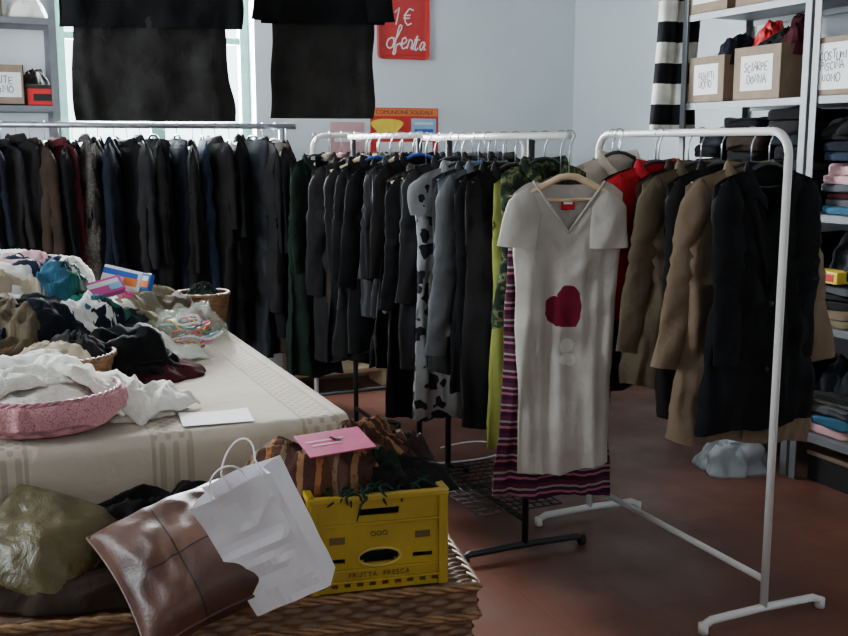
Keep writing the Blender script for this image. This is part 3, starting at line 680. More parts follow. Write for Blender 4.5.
def drape(name,label,cat,a,b,w,d,mat,yaw,seed,group,lift=.012,fh=.022):
    rr=random.Random(seed); o1,o2=rr.uniform(0,60),rr.uniform(0,60); n=34; m=int(n*d/w)+4
    ca,sa=math.cos(yaw),math.sin(yaw); an=rr.uniform(-.6,.6)
    pts=[[None]*(n+1) for _ in range(m+1)]
    for j in range(m+1):
        for i in range(n+1):
            x=(i/n-.5)*w; y=(j/m-.5)*d
            x+=.05*w*noise.noise(Vector((x*9+o1,y*9,o2)))+.12*w*noise.noise(Vector((y*6+o1,.3,o2+4)))
            y+=.05*d*noise.noise(Vector((x*9+o2,y*9,o1)))+.14*d*noise.noise(Vector((x*6+o2,.7,o1+4)))
            X=a+x*ca-y*sa; Y=b+x*sa+y*ca
            hs=[top(X+dx,Y+dy) for dx,dy in ((0,0),(.03,0),(-.03,0),(0,.03),(0,-.03))]
            h=sum(hs)/5*.5+max(hs)*.5
            u=x*math.cos(an)+y*math.sin(an); v_=-x*math.sin(an)+y*math.cos(an)
            wv=noise.noise(Vector((x*5+o1,y*5,o2)))
            f1=1-2.2*abs(noise.noise(Vector((u*7+wv*1.2+o1,v_*17+wv*2,o2))))
            f2=1-2.2*abs(noise.noise(Vector((u*24+o2,v_*14+wv*3,o1))))
            edge=min(i,n-i,j,m-j)/3
            z=h+lift+fh*max(0,f1)*min(1,.35+edge)+fh*.35*max(0,f2)
            z-=.010*max(0,1-edge)
            pts[j][i]=(X-a,Y-b,max(TZ+.003,z)-TZ)
    v=[p for r_ in pts for p in r_]; f=[]
    for j in range(m):
        for i in range(n):
            q=j*(n+1)+i; f.append((q,q+1,q+n+2,q+n+1))
    o=mk(name,v,f,mat,loc=(a,b,TZ),label=label,cat=cat,group=group)
    so=o.modifiers.new('thickness','SOLIDIFY'); so.thickness=.005; so.offset=-1
    HEAPS.append((a,b,top(a,b),min(w,d)/2.2,.02))
    return o
H_=[('sheet','cream cotton sheet heaped on the table','cloth',.08,3.82,TZ,.56,.5,.30,'cream'),
('blanket','khaki blanket folded in the heap','blanket',.10,3.54,TZ,.50,.40,.19,'khaki'),
('garment','white blouse crumpled on top of the heap','blouse',.13,3.78,TZ+.24,.34,.28,.08,'white'),
('garment','pale pink top crumpled on the heap','top',.27,3.86,TZ+.20,.26,.24,.11,'palepink'),
('garment','beige pullover in the heap','pullover',.02,3.60,TZ+.15,.32,.26,.08,'beige'),
('garment','denim shirt folded in the pile','shirt',.22,3.64,TZ+.14,.26,.2,.06,'denim'),
('garment','white cotton top in the pile','top',.36,3.70,TZ,.34,.30,.19,'white'),
('garment','hot pink top crumpled by the packages','top',.47,3.80,TZ+.02,.22,.2,.18,'hotpink'),
('garment','olive green scarf heaped near the table corner','scarf',.63,3.90,TZ,.34,.3,.18,'khaki'),
('garment','dark green vest in the pile','vest',.72,3.97,TZ,.2,.24,.14,'dgreen'),
('garment','teal blue top crumpled beside the hat','top',.44,3.54,TZ,.32,.26,.11,'teal'),
('garment','dark navy pullover beside the hat','pullover',.10,3.38,TZ,.36,.26,.15,'navy'),
('garment','black wool garment in the pile','garment',.16,3.50,TZ+.14,.28,.24,.07,'black2'),
('cap','bottle green cap on the heap','cap',.36,3.58,TZ+.12,.16,.15,.08,'green'),
('garment','dark grey scarf in the pile','scarf',.50,3.66,TZ+.04,.24,.22,.11,'slate'),
('garment','white baby top beside the cap','top',.29,3.42,TZ+.05,.14,.14,.11,'white')]
for i,(n,l,c,a,b_,z,sx,sy,sz,mt) in enumerate(H_):
    heap(n,l,c,a,b_,z,sx,sy,sz,M[mt],seed=i*7+2,group=GP,yaw=R.uniform(0,3),fold=.8)
D_=[(.10,3.84,.34,.26,'cream','cream shirt',.3),(.28,3.80,.26,.20,'palepink','pale pink blouse',1.0),(.05,3.68,.28,.22,'white','white shirt',-.4),
(.24,3.70,.22,.24,'denim','blue denim shirt',.8),(.40,3.76,.24,.18,'white','white cotton shirt',.2),(.63,3.88,.26,.22,'olive','olive shirt',.5),
(.10,3.54,.28,.18,'beige','beige scarf',-.2),(.28,3.56,.20,.20,'teal','blue top',.9),(.38,3.60,.20,.15,'green','green top',-.5),(.56,3.72,.18,.22,'khaki','khaki shirt',.7),
(.16,3.42,.30,.20,'black','black top',.2),(.36,3.50,.20,.16,'white','white vest',1.2),(.46,3.50,.20,.13,'navy','navy scarf',.1),(.06,3.33,.24,.18,'olive','olive brown scarf',.6),
(.24,3.36,.20,.16,'navy','navy top',-.6),(.20,3.82,.22,.16,'white','white handkerchief',.4),(.15,3.74,.20,.14,'palepink','pink scarf',-.2),(.33,3.66,.16,.13,'dgreen','dark green scarf',.9),(.60,3.48,.20,.15,'white','white cotton napkin',.3),(.52,3.84,.18,.15,'khaki','khaki vest',.1)]
for i,(a,b_,w_,d_,c,nm,yw) in enumerate(D_):
    drape('garment',f'{nm} loosely folded over the clothes pile','garment',a,b_,w_,d_,M[c],yw,300+i,GP,fh=.026)
def hat():
    n=64; v=[];f=[]
    pr=[(0.001,.095),(.05,.098),(.085,.094),(.108,.082),(.122,.058),(.128,.034),(.134,.022),(.152,.018),(.17,.008),(.176,.0)]
    for r,z in pr:
        for i in range(n):
            a=2*pi*i/n; c,s=math.cos(a),math.sin(a); k=1+.13*noise.noise(Vector((c*1.4,s*1.4,z*10)))
            dz=.035*noise.noise(Vector((c*1.6*(r*8+.3),s*1.6*(r*8+.3),3)))+.018*noise.noise(Vector((c*r*40,s*r*40,7)))
            if r<.09: dz-=.03*math.exp(-(s*r/.03)**2)
            v.append((r*k*1.0*c,r*k*.88*s,max(.003,z+dz+.010)))
    for j in range(len(pr)-1):
        for i in range(n):
            a=j*n+i;b=j*n+(i+1)%n; f.append((a,a+n,b+n,b))
    f.append(tuple(range(n)))
    h=mk('hat',v,f,M['black'],loc=(.43,3.27,TZ+.035),rot=(.10,.04,.4),label='soft black felt hat lying on the table',cat='hat')
    b=MB(); b.tube([(.133*math.cos(2*pi*i/40),.115*math.sin(2*pi*i/40),.036) for i in range(40)],.006,6,closed=True); b.obj('hat_band',M['black2'],parent=h)
hat()
heap('garment','dark maroon garment under the black hat','garment',.47,3.25,TZ,.36,.28,.055,M['maroon'],seed=90,group=GP)
def basket(label,a,b,z,rt,rb,h,mat,cat='basket',el=1.0):
    NA=200; rows=int(h/.009); NJ=rows*3; v=[];f=[]
    for j in range(NJ+1):
        t=j/NJ; r=lerp(rb,rt,t**.8); row=int(t*rows-1e-6)
        for i in range(NA):
            an=2*pi*i/NA
            d=.0035*abs(math.sin(pi*t*rows))*(.4+.6*(1 if (math.sin(an*22+pi*row)>0) else 0))
            v.append(((r+d)*math.cos(an)*el,(r+d)*math.sin(an),.006+h*t))
    for j in range(NJ):
        for i in range(NA):
            q=j*NA+i;w_=j*NA+(i+1)%NA; f.append((q,w_,w_+NA,q+NA))
    f.append(tuple(range(NA))[::-1])
    o=mk('wicker_basket',v,f,mat,loc=(a,b,z),label=label,cat=cat)
    k=MB()
    for q in range(3):
        k.tube([((rt+.004*math.cos(i*.9+q*2.1))*math.cos(2*pi*i/120)*el,(rt+.004*math.cos(i*.9+q*2.1))*math.sin(2*pi*i/120),h+.008+.005*math.sin(i*.9+q*2.1)) for i in range(120)],.0045,6,closed=True)
    k.obj('rim',mat,parent=o)
    return o
basket('brown round wicker basket near the table corner',.82,4.02,TZ,.10,.08,.13,M['wickerl'],el=1)
heap('garment','dark garment inside the wicker basket','garment',.82,4.02,TZ+.09,.16,.16,.08,M['dgreen'],seed=60,group=GP)
basket('brown wicker basket holding clothes on the table',.20,3.14,TZ,.16,.13,.10,M['wickerl'],el=1.1)
heap('garment','camel and cream clothes inside the wicker basket','garment',.20,3.14,TZ+.05,.30,.28,.09,M['beige'],seed=61,group=GP)
heap('garment','black and grey knit inside the wicker basket','garment',.28,3.18,TZ+.09,.18,.16,.07,M['dgrey'],seed=62,group=GP)
pb=basket('round woven pink basket with crocheted lace edge',.15,2.76,TZ,.178,.15,.085,M['wpink'],el=1.05)
def frill():
    v=[];f=[];n=200
    for j in range(9):
        t=j/8
        for i in range(n):
            an=2*pi*i/n; dr=.035+.02*noise.noise(Vector((math.cos(an)*2,math.sin(an)*2,1)))
            wv=noise.noise(Vector((math.cos(an)*7,math.sin(an)*7,4)))
            r=.173+.022*math.sin(t*pi*.6)+.014*t*wv; 
            v.append((r*1.05*math.cos(an),r*math.sin(an),.092+.02*math.sin(t*pi)-dr*t*1.6+.006*t*wv))
    for j in range(8):
        for i in range(n):
            q=j*n+i;w_=j*n+(i+1)%n; f.append((q,w_,w_+n,q+n))
    mk('lace_frill',v,f,M['lacep'],parent=pb,label='pale pink crocheted frill')
M['lacep']=fabric('pink_crochet',(.60,.29,.31),'blotch',c2=(.28,.10,.12),scale=80,var=.05,bump=.8,thr=.34)
frill()
M['lace']=fabric('white_lace',(.82,.79,.73),'blotch',c2=(.55,.50,.44),scale=90,var=.05,bump=.6,thr=.26)
GL='lace cloths'
heap('lace_cloth','white lace doilies heaped in the pink basket','lace',.13,2.78,TZ+.05,.32,.31,.085,M['lace'],seed=33,group=GL,dens=1.3,fold=.7)
HEAPS.append((.15,2.76,TZ,.19,.10))
drape('lace_cloth','white lace cloth draped over the pink basket','lace',.12,2.84,.34,.30,M['lace'],.3,401,GL,fh=.026)
drape('lace_cloth','cream lace cloth spilling over the basket rim','lace',.27,2.84,.26,.22,M['lace'],-.5,402,GL,fh=.024)
heap('lace_cloth','white crocheted lace cloth crumpled on the tablecloth','lace',.40,2.83,TZ,.23,.26,.055,M['lace'],seed=34,group=GL,dens=1.3,fold=.8)
drape('lace_cloth','white lace cloth folded loosely on the tablecloth','lace',.40,2.82,.24,.24,M['lace'],.7,403,GL,fh=.020)
heap('lace_cloth','white lace trimmed cloth beside the wicker basket','lace',.05,2.98,TZ,.36,.24,.11,M['lace'],seed=36,group=GL,fold=.8)
drape('lace_cloth','white linen cloth lying over the lace','lace',.08,2.98,.30,.20,M['white'],.1,404,GL,fh=.022)
vv=[(lerp(-.09,.09,i/8),lerp(-.065,.065,j/6),.001+.004*(i/8-.5)**2*4*(j/6)) for j in range(7) for i in range(9)]
ff_=[(j*9+i,j*9+i+1,j*9+i+10,j*9+i+9) for j in range(6) for i in range(8)]
mk('sheet_of_paper',vv,ff_,M['paper'],loc=(.565,2.65,TZ+.003),rot=(0,0,-.1),label='blank white sheet of paper on the tablecloth',cat='paper')
def package(a,b,z,sx,sy,sz,rot,cols,label):
    e=MB(); e.box(0,0,0,sx,sy,sz,.004); o=e.obj('package',cols[0],loc=(a,b,z),rot=rot,label=label,cat='package',smooth=False)
    e=MB(); e.box(-sx*.05,-sy*.5-.0008,sz*.18,sx*.9,.0015,sz*.3); e.obj('printed_band',cols[1],parent=o,smooth=False)
    e=MB(); e.box(sx*.25,-sy*.5-.0016,-sz*.15,sx*.35,.0015,sz*.4); e.obj('printed_panel',cols[2],parent=o,smooth=False)
M['orange']=plain('orange_print',(.75,.18,.03),.4); M['cyan']=plain('light_blue_print',(.25,.5,.75),.4); M['mag']=plain('magenta_print',(.6,.06,.3),.4); M['yel']=plain('yellow_print',(.85,.62,.05),.4); M['redp']=plain('red_print',(.55,.02,.02),.45)
package(.48,3.70,TZ+.25,.13,.03,.07,(-.5,.25,-.3),(M['paper'],M['bluep'],M['orange']),'white package with blue and orange print')
package(.42,3.66,TZ+.225,.12,.03,.06,(-.7,-.2,.2),(M['mag'],M['paper'],M['cyan']),'pink package leaning on the pile')
package(.55,3.76,TZ+.23,.09,.03,.06,(-.3,.1,-.6),(M['bluep'],M['paper'],M['orange']),'small blue and white package')
cols=[M['redp'],M['green'],M['yel'],M['cyan'],M['hotpink'],M['paper'],M['orange'],M['green']]
for i in range(14):
    r=R.uniform(.045,.085); ca,cb=.675+R.uniform(-.05,.05),3.58+R.uniform(-.05,.05); ph=R.uniform(0,6)
    k=MB(); z0=.02+.007*i
    pts=[(r*math.cos(s)*(1+.25*math.sin(2*s+ph)),r*.9*math.sin(s),.008*math.sin(3*s+ph)) for s in [2*pi*q/60 for q in range(60)]]
    k.tube(pts,.005,6,closed=True,rs=[.005 if q%2 else .0028 for q in range(60)])
    k.obj('bead_necklace',cols[i%8],loc=(ca,cb,TZ+z0),rot=(R.uniform(-.3,.3),R.uniform(-.3,.3),0),label='string of small coloured beads in a clear bag',cat='necklace',group='bead necklaces in the clear bag')
M['clear']=plain('clear_plastic',(.5,.53,.46),.15,0,alpha=.25,bump=.6,scale=30,spec=.8)
heap('plastic_bag','clear plastic bag full of bead necklaces','bag',.675,3.58,TZ,.34,.32,.17,M['clear'],seed=71,p=3.5,fold=.9)
# ------------------------------------------------------------------ wicker trunk
TA=-math.radians(11)
tr=empty('wicker_trunk',(.42,2.275,0),(0,0,TA),label='long brown wicker trunk used as a bench',cat='trunk')
def weave(b,o,u,v_,n,U,V,pu=.036,pv=.0125):
    o,u,v_,n=map(Vector,(o,u,v_,n)); nu=int(U/.006); nv=int(V/.0031)
    vs=[];fs=[]
    for j in range(nv+1):
        vv=V*j/nv; row=math.floor(vv/pv)
        for i in range(nu+1):
            uu=U*i/nu
            hh=.006*abs(math.sin(pi*vv/pv))**.6*(.45+.55*math.cos(pi*uu/pu+pi*row))+.0012*noise.noise(Vector((uu*60,vv*60,0)))
            vs.append(o+u*uu+v_*vv+n*hh)
    for j in range(nv):
        for i in range(nu):
            a=j*(nu+1)+i; fs.append((a,a+1,a+nu+2,a+nu+1))
    b.add(vs,fs)
TW,TD,TH=1.22,.34,.495
b=MB()
weave(b,(-TW/2,-TD/2,.01),(1,0,0),(0,0,1),(0,-1,0),TW,TH-.08)
weave(b,(TW/2,-TD/2,.01),(0,1,0),(0,0,1),(1,0,0),TD,TH-.08)
b.box(0,0,(TH-.08)/2+.006,TW-.02,TD-.02,TH-.09)
b.obj('trunk_body',M['wicker'],parent=tr)
b=MB()
weave(b,(-TW/2-.008,-TD/2-.008,TH-.006),(1,0,0),(0,1,0),(0,0,1),TW+.016,TD+.016)
weave(b,(-TW/2-.008,-TD/2-.008,TH-.07),(1,0,0),(0,0,1),(0,-1,0),TW+.016,.06)
weave(b,(TW/2+.008,-TD/2-.008,TH-.07),(0,1,0),(0,0,1),(1,0,0),TD+.016,.06)
b.box(0,0,TH-.04,TW,TD,.055)
b.obj('trunk_lid',M['wicker'],parent=tr)
b=MB()
for zz in (TH-.004,TH-.072):
    for q in range(3):
        pts=[]
        hx,hy=TW/2+.012,TD/2+.012
        path=[(-hx,-hy),(hx,-hy),(hx,hy),(-hx,hy)]
        for s in range(4):
            p0,p1=path[s],path[(s+1)%4]; m=int(math.dist(p0,p1)/.012)
            for i in range(m):
                t=i/m; ph=(len(pts))*.55+q*2.1
                pts.append((lerp(p0[0],p1[0],t)+.005*math.cos(ph)*(1 if s%2 else 0),lerp(p0[1],p1[1],t)+.005*math.cos(ph)*(0 if s%2 else 1),zz+.006*math.sin(ph)))
        b.tube(pts,.0055,6,closed=True)
b.obj('braided_rim',M['wickerl'],parent=tr,label='braided wicker rim')
def trk(x,y,z=TH+.003):
    v=Matrix.Rotation(TA,4,'Z')@Vector((x,y,0)); return (v.x+.42,v.y+2.275,z)
def cushion(name,label,s,th,mat,loc,yaw,tilt,roll,sag=0.0,wrk=1.0,seed=0,sx=1.0):
    n=44; v=[];f=[]
    for side in (1,-1):
        for j in range(n+1):
            for i in range(n+1):
                x=2*i/n-1;z=2*j/n-1
                e=max(0,(1-abs(x)**3)*(1-abs(z)**3))**.48
                k=1-.09*(1-z*z)*abs(x)**3; k2=1-.09*(1-x*x)*abs(z)**3
                wr=noise.noise(Vector((x*1.8+side+seed,z*1.8,th*30)))*.22+(.5-abs(noise.noise(Vector((x*2.0+z*1.4+seed,z*3-x,side*3)))))*.18
                yb=sag*(x*x*.6+z*z*.4+.3*x*z)*s*.5
                v.append((x*s*sx/2*k,-side*th/2*e*(1+wr*wrk)+yb,z*s/2*k2))
    m=(n+1)**2
    for sd in range(2):
        for j in range(n):
            for i in range(n):
                a=sd*m+j*(n+1)+i; q=(a,a+1,a+n+2,a+n+1)
                f.append(q if sd==0 else q[::-1])
    rot=(Matrix.Rotation(yaw,3,'Z')@Matrix.Rotation(tilt,3,'X')@Matrix.Rotation(roll,3,'Y')).to_euler()
    o=mk(name,v,f,mat,loc=loc,rot=rot,label=label,cat='cushion')
    pts=[]
    for i in range(n): pts.append(v[i])
    for j in range(n): pts.append(v[j*(n+1)+n])
    for i in range(n): pts.append(v[n*(n+1)+n-i])
    for j in range(n): pts.append(v[(n-j)*(n+1)])
    MB().tube(pts,.004,6,closed=True).obj('piping',mat,parent=o)
    return o
def leather():
    m,nt,bs=newmat('brown_patchwork_leather'); L=nt.links
    tc=N(nt,'ShaderNodeTexCoord'); n1=N(nt,'ShaderNodeTexNoise'); n1.inputs['Scale'].default_value=5; n1.inputs['Detail'].default_value=8; L.new(tc.outputs['Object'],n1.inputs['Vector'])
    c=ramp(nt,n1.outputs[0],[(.3,(.028,.009,.0065)),(.5,(.080,.029,.019)),(.75,(.17,.080,.052))])
    sp=N(nt,'ShaderNodeSeparateXYZ'); L.new(tc.outputs['Object'],sp.inputs[0])
    ln=mathn(nt,'LESS_THAN',mathn(nt,'ABSOLUTE',mathn(nt,'SUBTRACT',sp.outputs[0],.035)),.0020)
    ln2=mathn(nt,'LESS_THAN',mathn(nt,'ABSOLUTE',mathn(nt,'ADD',sp.outputs[2],.03)),.0020)
    ln=mathn(nt,'MAXIMUM',ln,ln2)
    pan=mathn(nt,'MULTIPLY',mathn(nt,'GREATER_THAN',sp.outputs[0],.035),mathn(nt,'GREATER_THAN',sp.outputs[2],-.03))
    c=mixc(nt,mathn(nt,'MULTIPLY',pan,.45),c,(.03,.014,.011))
    L.new(mixc(nt,ln,c,(.015,.005,.004)),bs.inputs['Base Color'])
    v=N(nt,'ShaderNodeTexVoronoi'); v.inputs['Scale'].default_value=160; L.new(tc.outputs['Object'],v.inputs['Vector'])
    h=mathn(nt,'ADD',mathn(nt,'MULTIPLY',v.outputs[0],.18),mathn(nt,'MULTIPLY',n1.outputs[0],.6)); h=mathn(nt,'SUBTRACT',h,ln)
    bp=N(nt,'ShaderNodeBump'); bp.inputs['Strength'].default_value=.3; bp.inputs['Distance'].default_value=.01; L.new(h,bp.inputs['Height']); L.new(bp.outputs[0],bs.inputs['Normal'])
    bs.inputs['Roughness'].default_value=.47; bs.inputs['Specular IOR Level'].default_value=.45; return m
M['leather']=leather()
M['gold']=fabric('olive_gold_satin',(.100,.074,.026),rough=.42,bump=.4,var=.3); M['gold'].node_tree.nodes['Principled BSDF'].inputs['Specular IOR Level'].default_value=.5
cushion('cushion','plump brown leather cushion lying on the wicker trunk',.325,.15,M['leather'],(.39,2.135,.595),-.38,-1.06,math.radians(58),seed=2,sx=1.05)
cushion('cushion','gold olive satin cushion slumped on the wicker trunk',.30,.12,M['gold'],(.105,2.37,.585),-.30,-1.05,math.radians(22),sag=.14,wrk=1.3,seed=5)
heap('garment','dark cloth crumpled beside the cushions','garment',*trk(-.08,.10),.56,.17,.17,M['black2'],yaw=TA,seed=44,fold=.8)
heap('garment','dark brown cloth under the cushions','garment',*trk(-.22,-.02),.56,.26,.06,M['brown'],yaw=TA,seed=45)
def bag():
    # open gusseted paper bag: flat front/back, creased sides, rim open
    w,d,h=.17,.075,.275; n=12; m=18; v=[];f=[]
    per=[]
    for i in range(n): per.append((-w/2+w*i/n,-d/2,0,i/n))
    for i in range(6): per.append((w/2,-d/2+d*i/6,1,i/6))
    for i in range(n): per.append((w/2-w*i/n,d/2,2,i/n))
    for i in range(6): per.append((-w/2,d/2-d*i/6,3,i/6))
    P=len(per)
    for j in range(m+1):
        t=j/m
        for k,(x,y,s,q) in enumerate(per):
            if s in (1,3): x=x*(1-.30*t*(1-abs(2*q-1)))
            cr_=.010*(.5-abs(noise.noise(Vector((x*10+t*2,t*4-x*6,s)))))
            yy=y*(1+.30*t)+(-cr_ if s==0 else cr_ if s==2 else 0)+.012*t*noise.noise(Vector((x*7,t*2,2)))
            v.append((x*(1+.07*t),yy,h*t+(.004*math.sin(x*30+s) if j==m else 0)))
    for j in range(m):
        for k in range(P):
            a=j*P+k;b=j*P+(k+1)%P; f.append((a,b,b+P,a+P))
    f.append(tuple(range(P))[::-1])
    o=mk('paper_bag',v,f,M['paper2'],loc=(.585,2.005,TH+.045),rot=(.10,-.44,-.50),label='tall white paper shopping bag leaning against the yellow crate',cat='bag',smooth=False)
    for sy in (-1,1):
        lean=.03*sy
        pts=[(-.04,sy*d*.62,h-.04),(-.04,sy*d*.62,h)]+[(.04*math.cos(s)+.02*math.sin(s),sy*d*.62+lean*math.sin(s),h+.01+.045*math.sin(s)) for s in [pi-pi*q/12 for q in range(13)]]+[(.04,sy*d*.62,h),(.04,sy*d*.62,h-.04)]
        MB().tube(pts,.002,6).obj('handle',M['paper2'],parent=o,label='twisted paper handle')
M['paper2']=plain('matt_white_bag_paper',(.76,.73,.77),.7,var=.05,scale=6,bump=.2)
bag()
# yellow crate
M['yellow']=plain('yellow_crate_plastic',(.36,.235,.010),.45,var=.15,scale=9)
M['yellowd']=plain('pale_yellow_print',(.50,.37,.08),.5)
M['ycrdark']=plain('dark_brown_print',(.10,.065,.015),.6)
def crate():
    W,D,H=.295,.26,.215
    o=empty('plastic_crate',(.80,2.16,TH+.006),(0,0,-math.radians(9)),label='yellow plastic fruit crate with printed slotted sides',cat='crate')
    def wall(w,loc,rz,front):
        hs=[(w/2-.045,w/2+.045,H-.046,H-.030)]
        for c in (.17,.83): hs.append((w*c-.022,w*c+.022,.066,.076))
        hs.append((w/2-.043,w/2+.043,.068,.084)); hs.append((w/2-.034,w/2+.034,.062,.090))
        for q in range(int(w/.028)):
            x=.014+q*.028; hs.append((x,x+.014,.010,.018))
        p=panel(w,H,.006,hs); ob=p.obj('side_panel',M['yellow'],parent=o,loc=loc,rot=(0,0,rz),smooth=False)
        b=MB(); b.box(w/2,0,H-.004,w+.012,.018,.014,.003); b.box(w/2,-.002,H-.062,w,.010,.006,.002); b.box(w/2,-.002,.050,w,.010,.005,.002); b.box(w/2,-.002,.024,w,.010,.005,.002)
        for x in (.006,w-.006): b.box(x,0,H/2,.018,.016,H,.003)
        b.obj('rib',M['yellow'],parent=ob,smooth=False)
        if front:
            pts=[(w/2+.047*math.cos(a),-.003,.076+.020*math.sin(a)) for a in [2*pi*q/32 for q in range(32)]]
            b=MB(); b.tube(pts,.003,6,closed=True); b.obj('oval_rim',M['yellowd'],parent=ob)
            text('OOO',.016,M['ycrdark'],ob,(w/2,-.002,.128),(pi/2,0,0))
            text('FRUTTA  FRESCA',.016,M['ycrdark'],ob,(w/2,-.002,.036),(pi/2,0,0),space=1.15)
            for sx in (.055,.245):
                b=MB(); b.box(sx,-.001,.118,.034,.0015,.016,.0004); b.obj('printed_mark',M['ycrdark'],parent=ob,smooth=False)
    wall(W,(-W/2,-D/2,0),0,True); wall(W,(W/2,D/2,0),pi,False)
    wall(D,(-W/2,D/2,0),-pi/2,False); wall(D,(W/2,-D/2,0),pi/2,False)
    MB().box(0,0,.006,W-.01,D-.01,.008).obj('crate_floor',M['yellow'],parent=o,smooth=False)
crate()
CZ=TH+.02
def folded(a,b,z,w,d,h,mat,rz,label,group,seed,rx=0,name='folded_garment'):
    n=64; v=[];f=[]; rows=[(0,.96),(.15,1.0),(.3,.985),(.42,1.0),(.5,.985),(.6,1.0),(.8,.99),(.92,.965),(1,.90),(1.02,.6),(1.03,.3)]
    def pt(x,y,z_):
        wv=.020*noise.noise(Vector((x*9+seed,y*9,z_*30))); 
        zz=z_+(wv*.9 if z_>.1*h else 0)
        return (x+wv,y+wv,max(0,zz))
    for t,k in rows:
        for i in range(n):
            an=2*pi*i/n; c,s=math.cos(an),math.sin(an)
            v.append(pt(sgnpow(c,.35)*w/2*k,sgnpow(s,.35)*d/2*k,h*t))
    for j in range(len(rows)-1):
        for i in range(n):
            a_=j*n+i;b_=j*n+(i+1)%n; f.append((a_,b_,b_+n,a_+n))
    f.append(tuple(range(n))[::-1])
    v.append((0,0,h*1.04)); c=len(v)-1; o=(len(rows)-1)*n
    for i in range(n): f.append((o+i,o+(i+1)%n,c))
    return mk(name,v,f,mat,loc=(a,b,z),rot=(rx,0,rz),label=label,cat='folded clothes',group=group)
GS='scarves filling the yellow crate'
gs=heap('scarf','dark green wool scarf with yarn fringe filling the crate','scarf',.80,2.16,CZ,.26,.225,.235,M['dgreen'],seed=51,p=7,group=GS,dens=1.2)
heap('scarf','brown and orange patterned scarf heaped over the crate','scarf',.70,2.20,CZ+.185,.32,.24,.105,M['plaid'],seed=52,group=GS,p=4,dens=1.4,fold=.9,yaw=-.5)
heap('scarf','brown patterned shawl on top of the crate','scarf',.83,2.235,CZ+.20,.26,.20,.10,M['plaid'],seed=58,group=GS,p=4,dens=1.3,yaw=.9)
heap('scarf','dark brown wool scarf bunched on the crate','scarf',.90,2.22,CZ+.17,.20,.18,.11,M['brown'],seed=53,group=GS,p=4)
heap('scarf','black shawl lying over the crate edge','scarf',.86,2.11,CZ+.175,.22,.14,.07,M['black2'],seed=59,group=GS,p=4)
b=MB()
for i in range(46):
    x=R.uniform(-.125,.125); y=-.125+R.uniform(0,.05)
    z0=.203+R.uniform(-.005,.015); l=R.uniform(.025,.06); an=R.uniform(-1.0,1.0); cu=R.uniform(-.02,.02)
    pts=[]
    for q in range(7):
        t=q/6
        px_=x+math.sin(an)*l*t+cu*math.sin(t*pi); py_=y-math.cos(an)*l*t*(.5)
        pz=z0+.008*math.sin(t*pi)-(.018*t)
        if py_<-.147: py_=-.147-.002*t; pz=z0-.045*t*t
        pts.append((px_,py_,pz))
    b.tube(pts,.0028,5,rs=[.003]*6+[.0012])
fr=b.obj('fringe',M['yarn'],parent=gs); fr["kind"]="stuff"
M['leaf']=plain('bright_pink_print',(.60,.06,.20),.6)
b=MB(); b.box(0,0,0,.155,.10,.003,.0008); lf=b.obj('leaflet',M['leaf'],loc=(.715,2.13,CZ+.300),rot=(.22,-.02,.08),label='bright pink leaflet lying on the scarves',cat='leaflet',smooth=False)
M['lpink']=plain('pale_pink_print',(.85,.42,.55),.5)
b=MB(); b.box(-.02,.012,.0018,.09,.006,.0006); b.obj('printed_band',M['lpink'],parent=lf,smooth=False)
b=MB(); b.box(-.02,-.006,.0018,.07,.006,.0006); b.obj('printed_band',M['lpink'],parent=lf,smooth=False)
# ------------------------------------------------------------------ shelving on side wall
LV=[.22,.70,1.17,1.66,2.08,2.5]
def shelving(label,loc,rz,Wd,Dp,levels,H,mat):
    e=empty('metal_shelving_unit',loc,(0,0,rz),label=label,cat='shelves')
    for x in (0,Wd):
        for y in (0,Dp):
            b=MB(); sx=1 if x==0 else -1; sy=1 if y==0 else -1
            b.box(x+sx*.018,y,H/2,.036,.003,H); b.box(x,y+sy*.018,H/2,.003,.036,H)
            b.obj('upright',mat,parent=e,smooth=False)
    for z in levels:
        b=MB(); b.box(Wd/2,Dp/2,z,Wd-.008,Dp-.008,.003); b.box(Wd/2,.006,z-.014,Wd-.008,.003,.03); b.box(Wd/2,Dp-.006,z-.014,Wd-.008,.003,.03)
        b.obj('shelf',mat,parent=e,smooth=False)
    return e
shelving('grey metal shelving with labelled cardboard boxes',(3.71,3.50,0),pi/2,.86,.42,LV,2.65,M['galv'])
shelving('grey metal shelving stacked with folded clothes',(3.71,2.60,0),pi/2,.88,.42,LV,2.65,M['galv'])
def cbox(a,b,z,w,d,h,rz,lines,label,mat=None,tsize=.04,lw=.72,lh=.62):
    mat=mat or M['card']
    e=MB(); t=.005
    e.box(0,0,t/2,w,d,t); e.box(-w/2+t/2,0,h/2,t,d,h); e.box(w/2-t/2,0,h/2,t,d,h); e.box(0,-d/2+t/2,h/2,w,t,h); e.box(0,d/2-t/2,h/2,w,t,h)
    o=e.obj('cardboard_box',mat,loc=(a,b,z),rot=(0,0,rz),label=label,cat='box',smooth=False)
    if lines:
        q=MB(); q.box(0,-d/2-.001,h*.5,w*lw,.0015,h*lh); lb=q.obj('paper_label',M['paper'],parent=o,smooth=False)
        hand(lines,tsize,M['ink'],lb,(0,-d/2-.0025,h*.5),(0,0,0),thick=.06,jit=.08)
    return o
z=LV[3]+.003
GBX='labelled cardboard boxes on the shelf'
for (b_,w_,tx,ts_) in ((4.18,.27,'GUANTI\nUOMO',.032),(3.83,.31,'SCIARPE\nDONNA',.036),(3.375,.235,'COSTUMI\nPISCINA\nUOMO',.032),(3.08,.27,'GUANTI\nLANA',.03)):
    o=cbox(3.47,b_,z,w_,.34,.215 if b_>4 else .235,-pi/2+R.uniform(-.04,.04),tx,f'open cardboard box with handwritten label {tx.replace(chr(10)," ").lower()}',tsize=ts_,lw=.68 if b_>3.5 else .9,lh=.66 if b_>3.5 else .8); o['group']=GBX
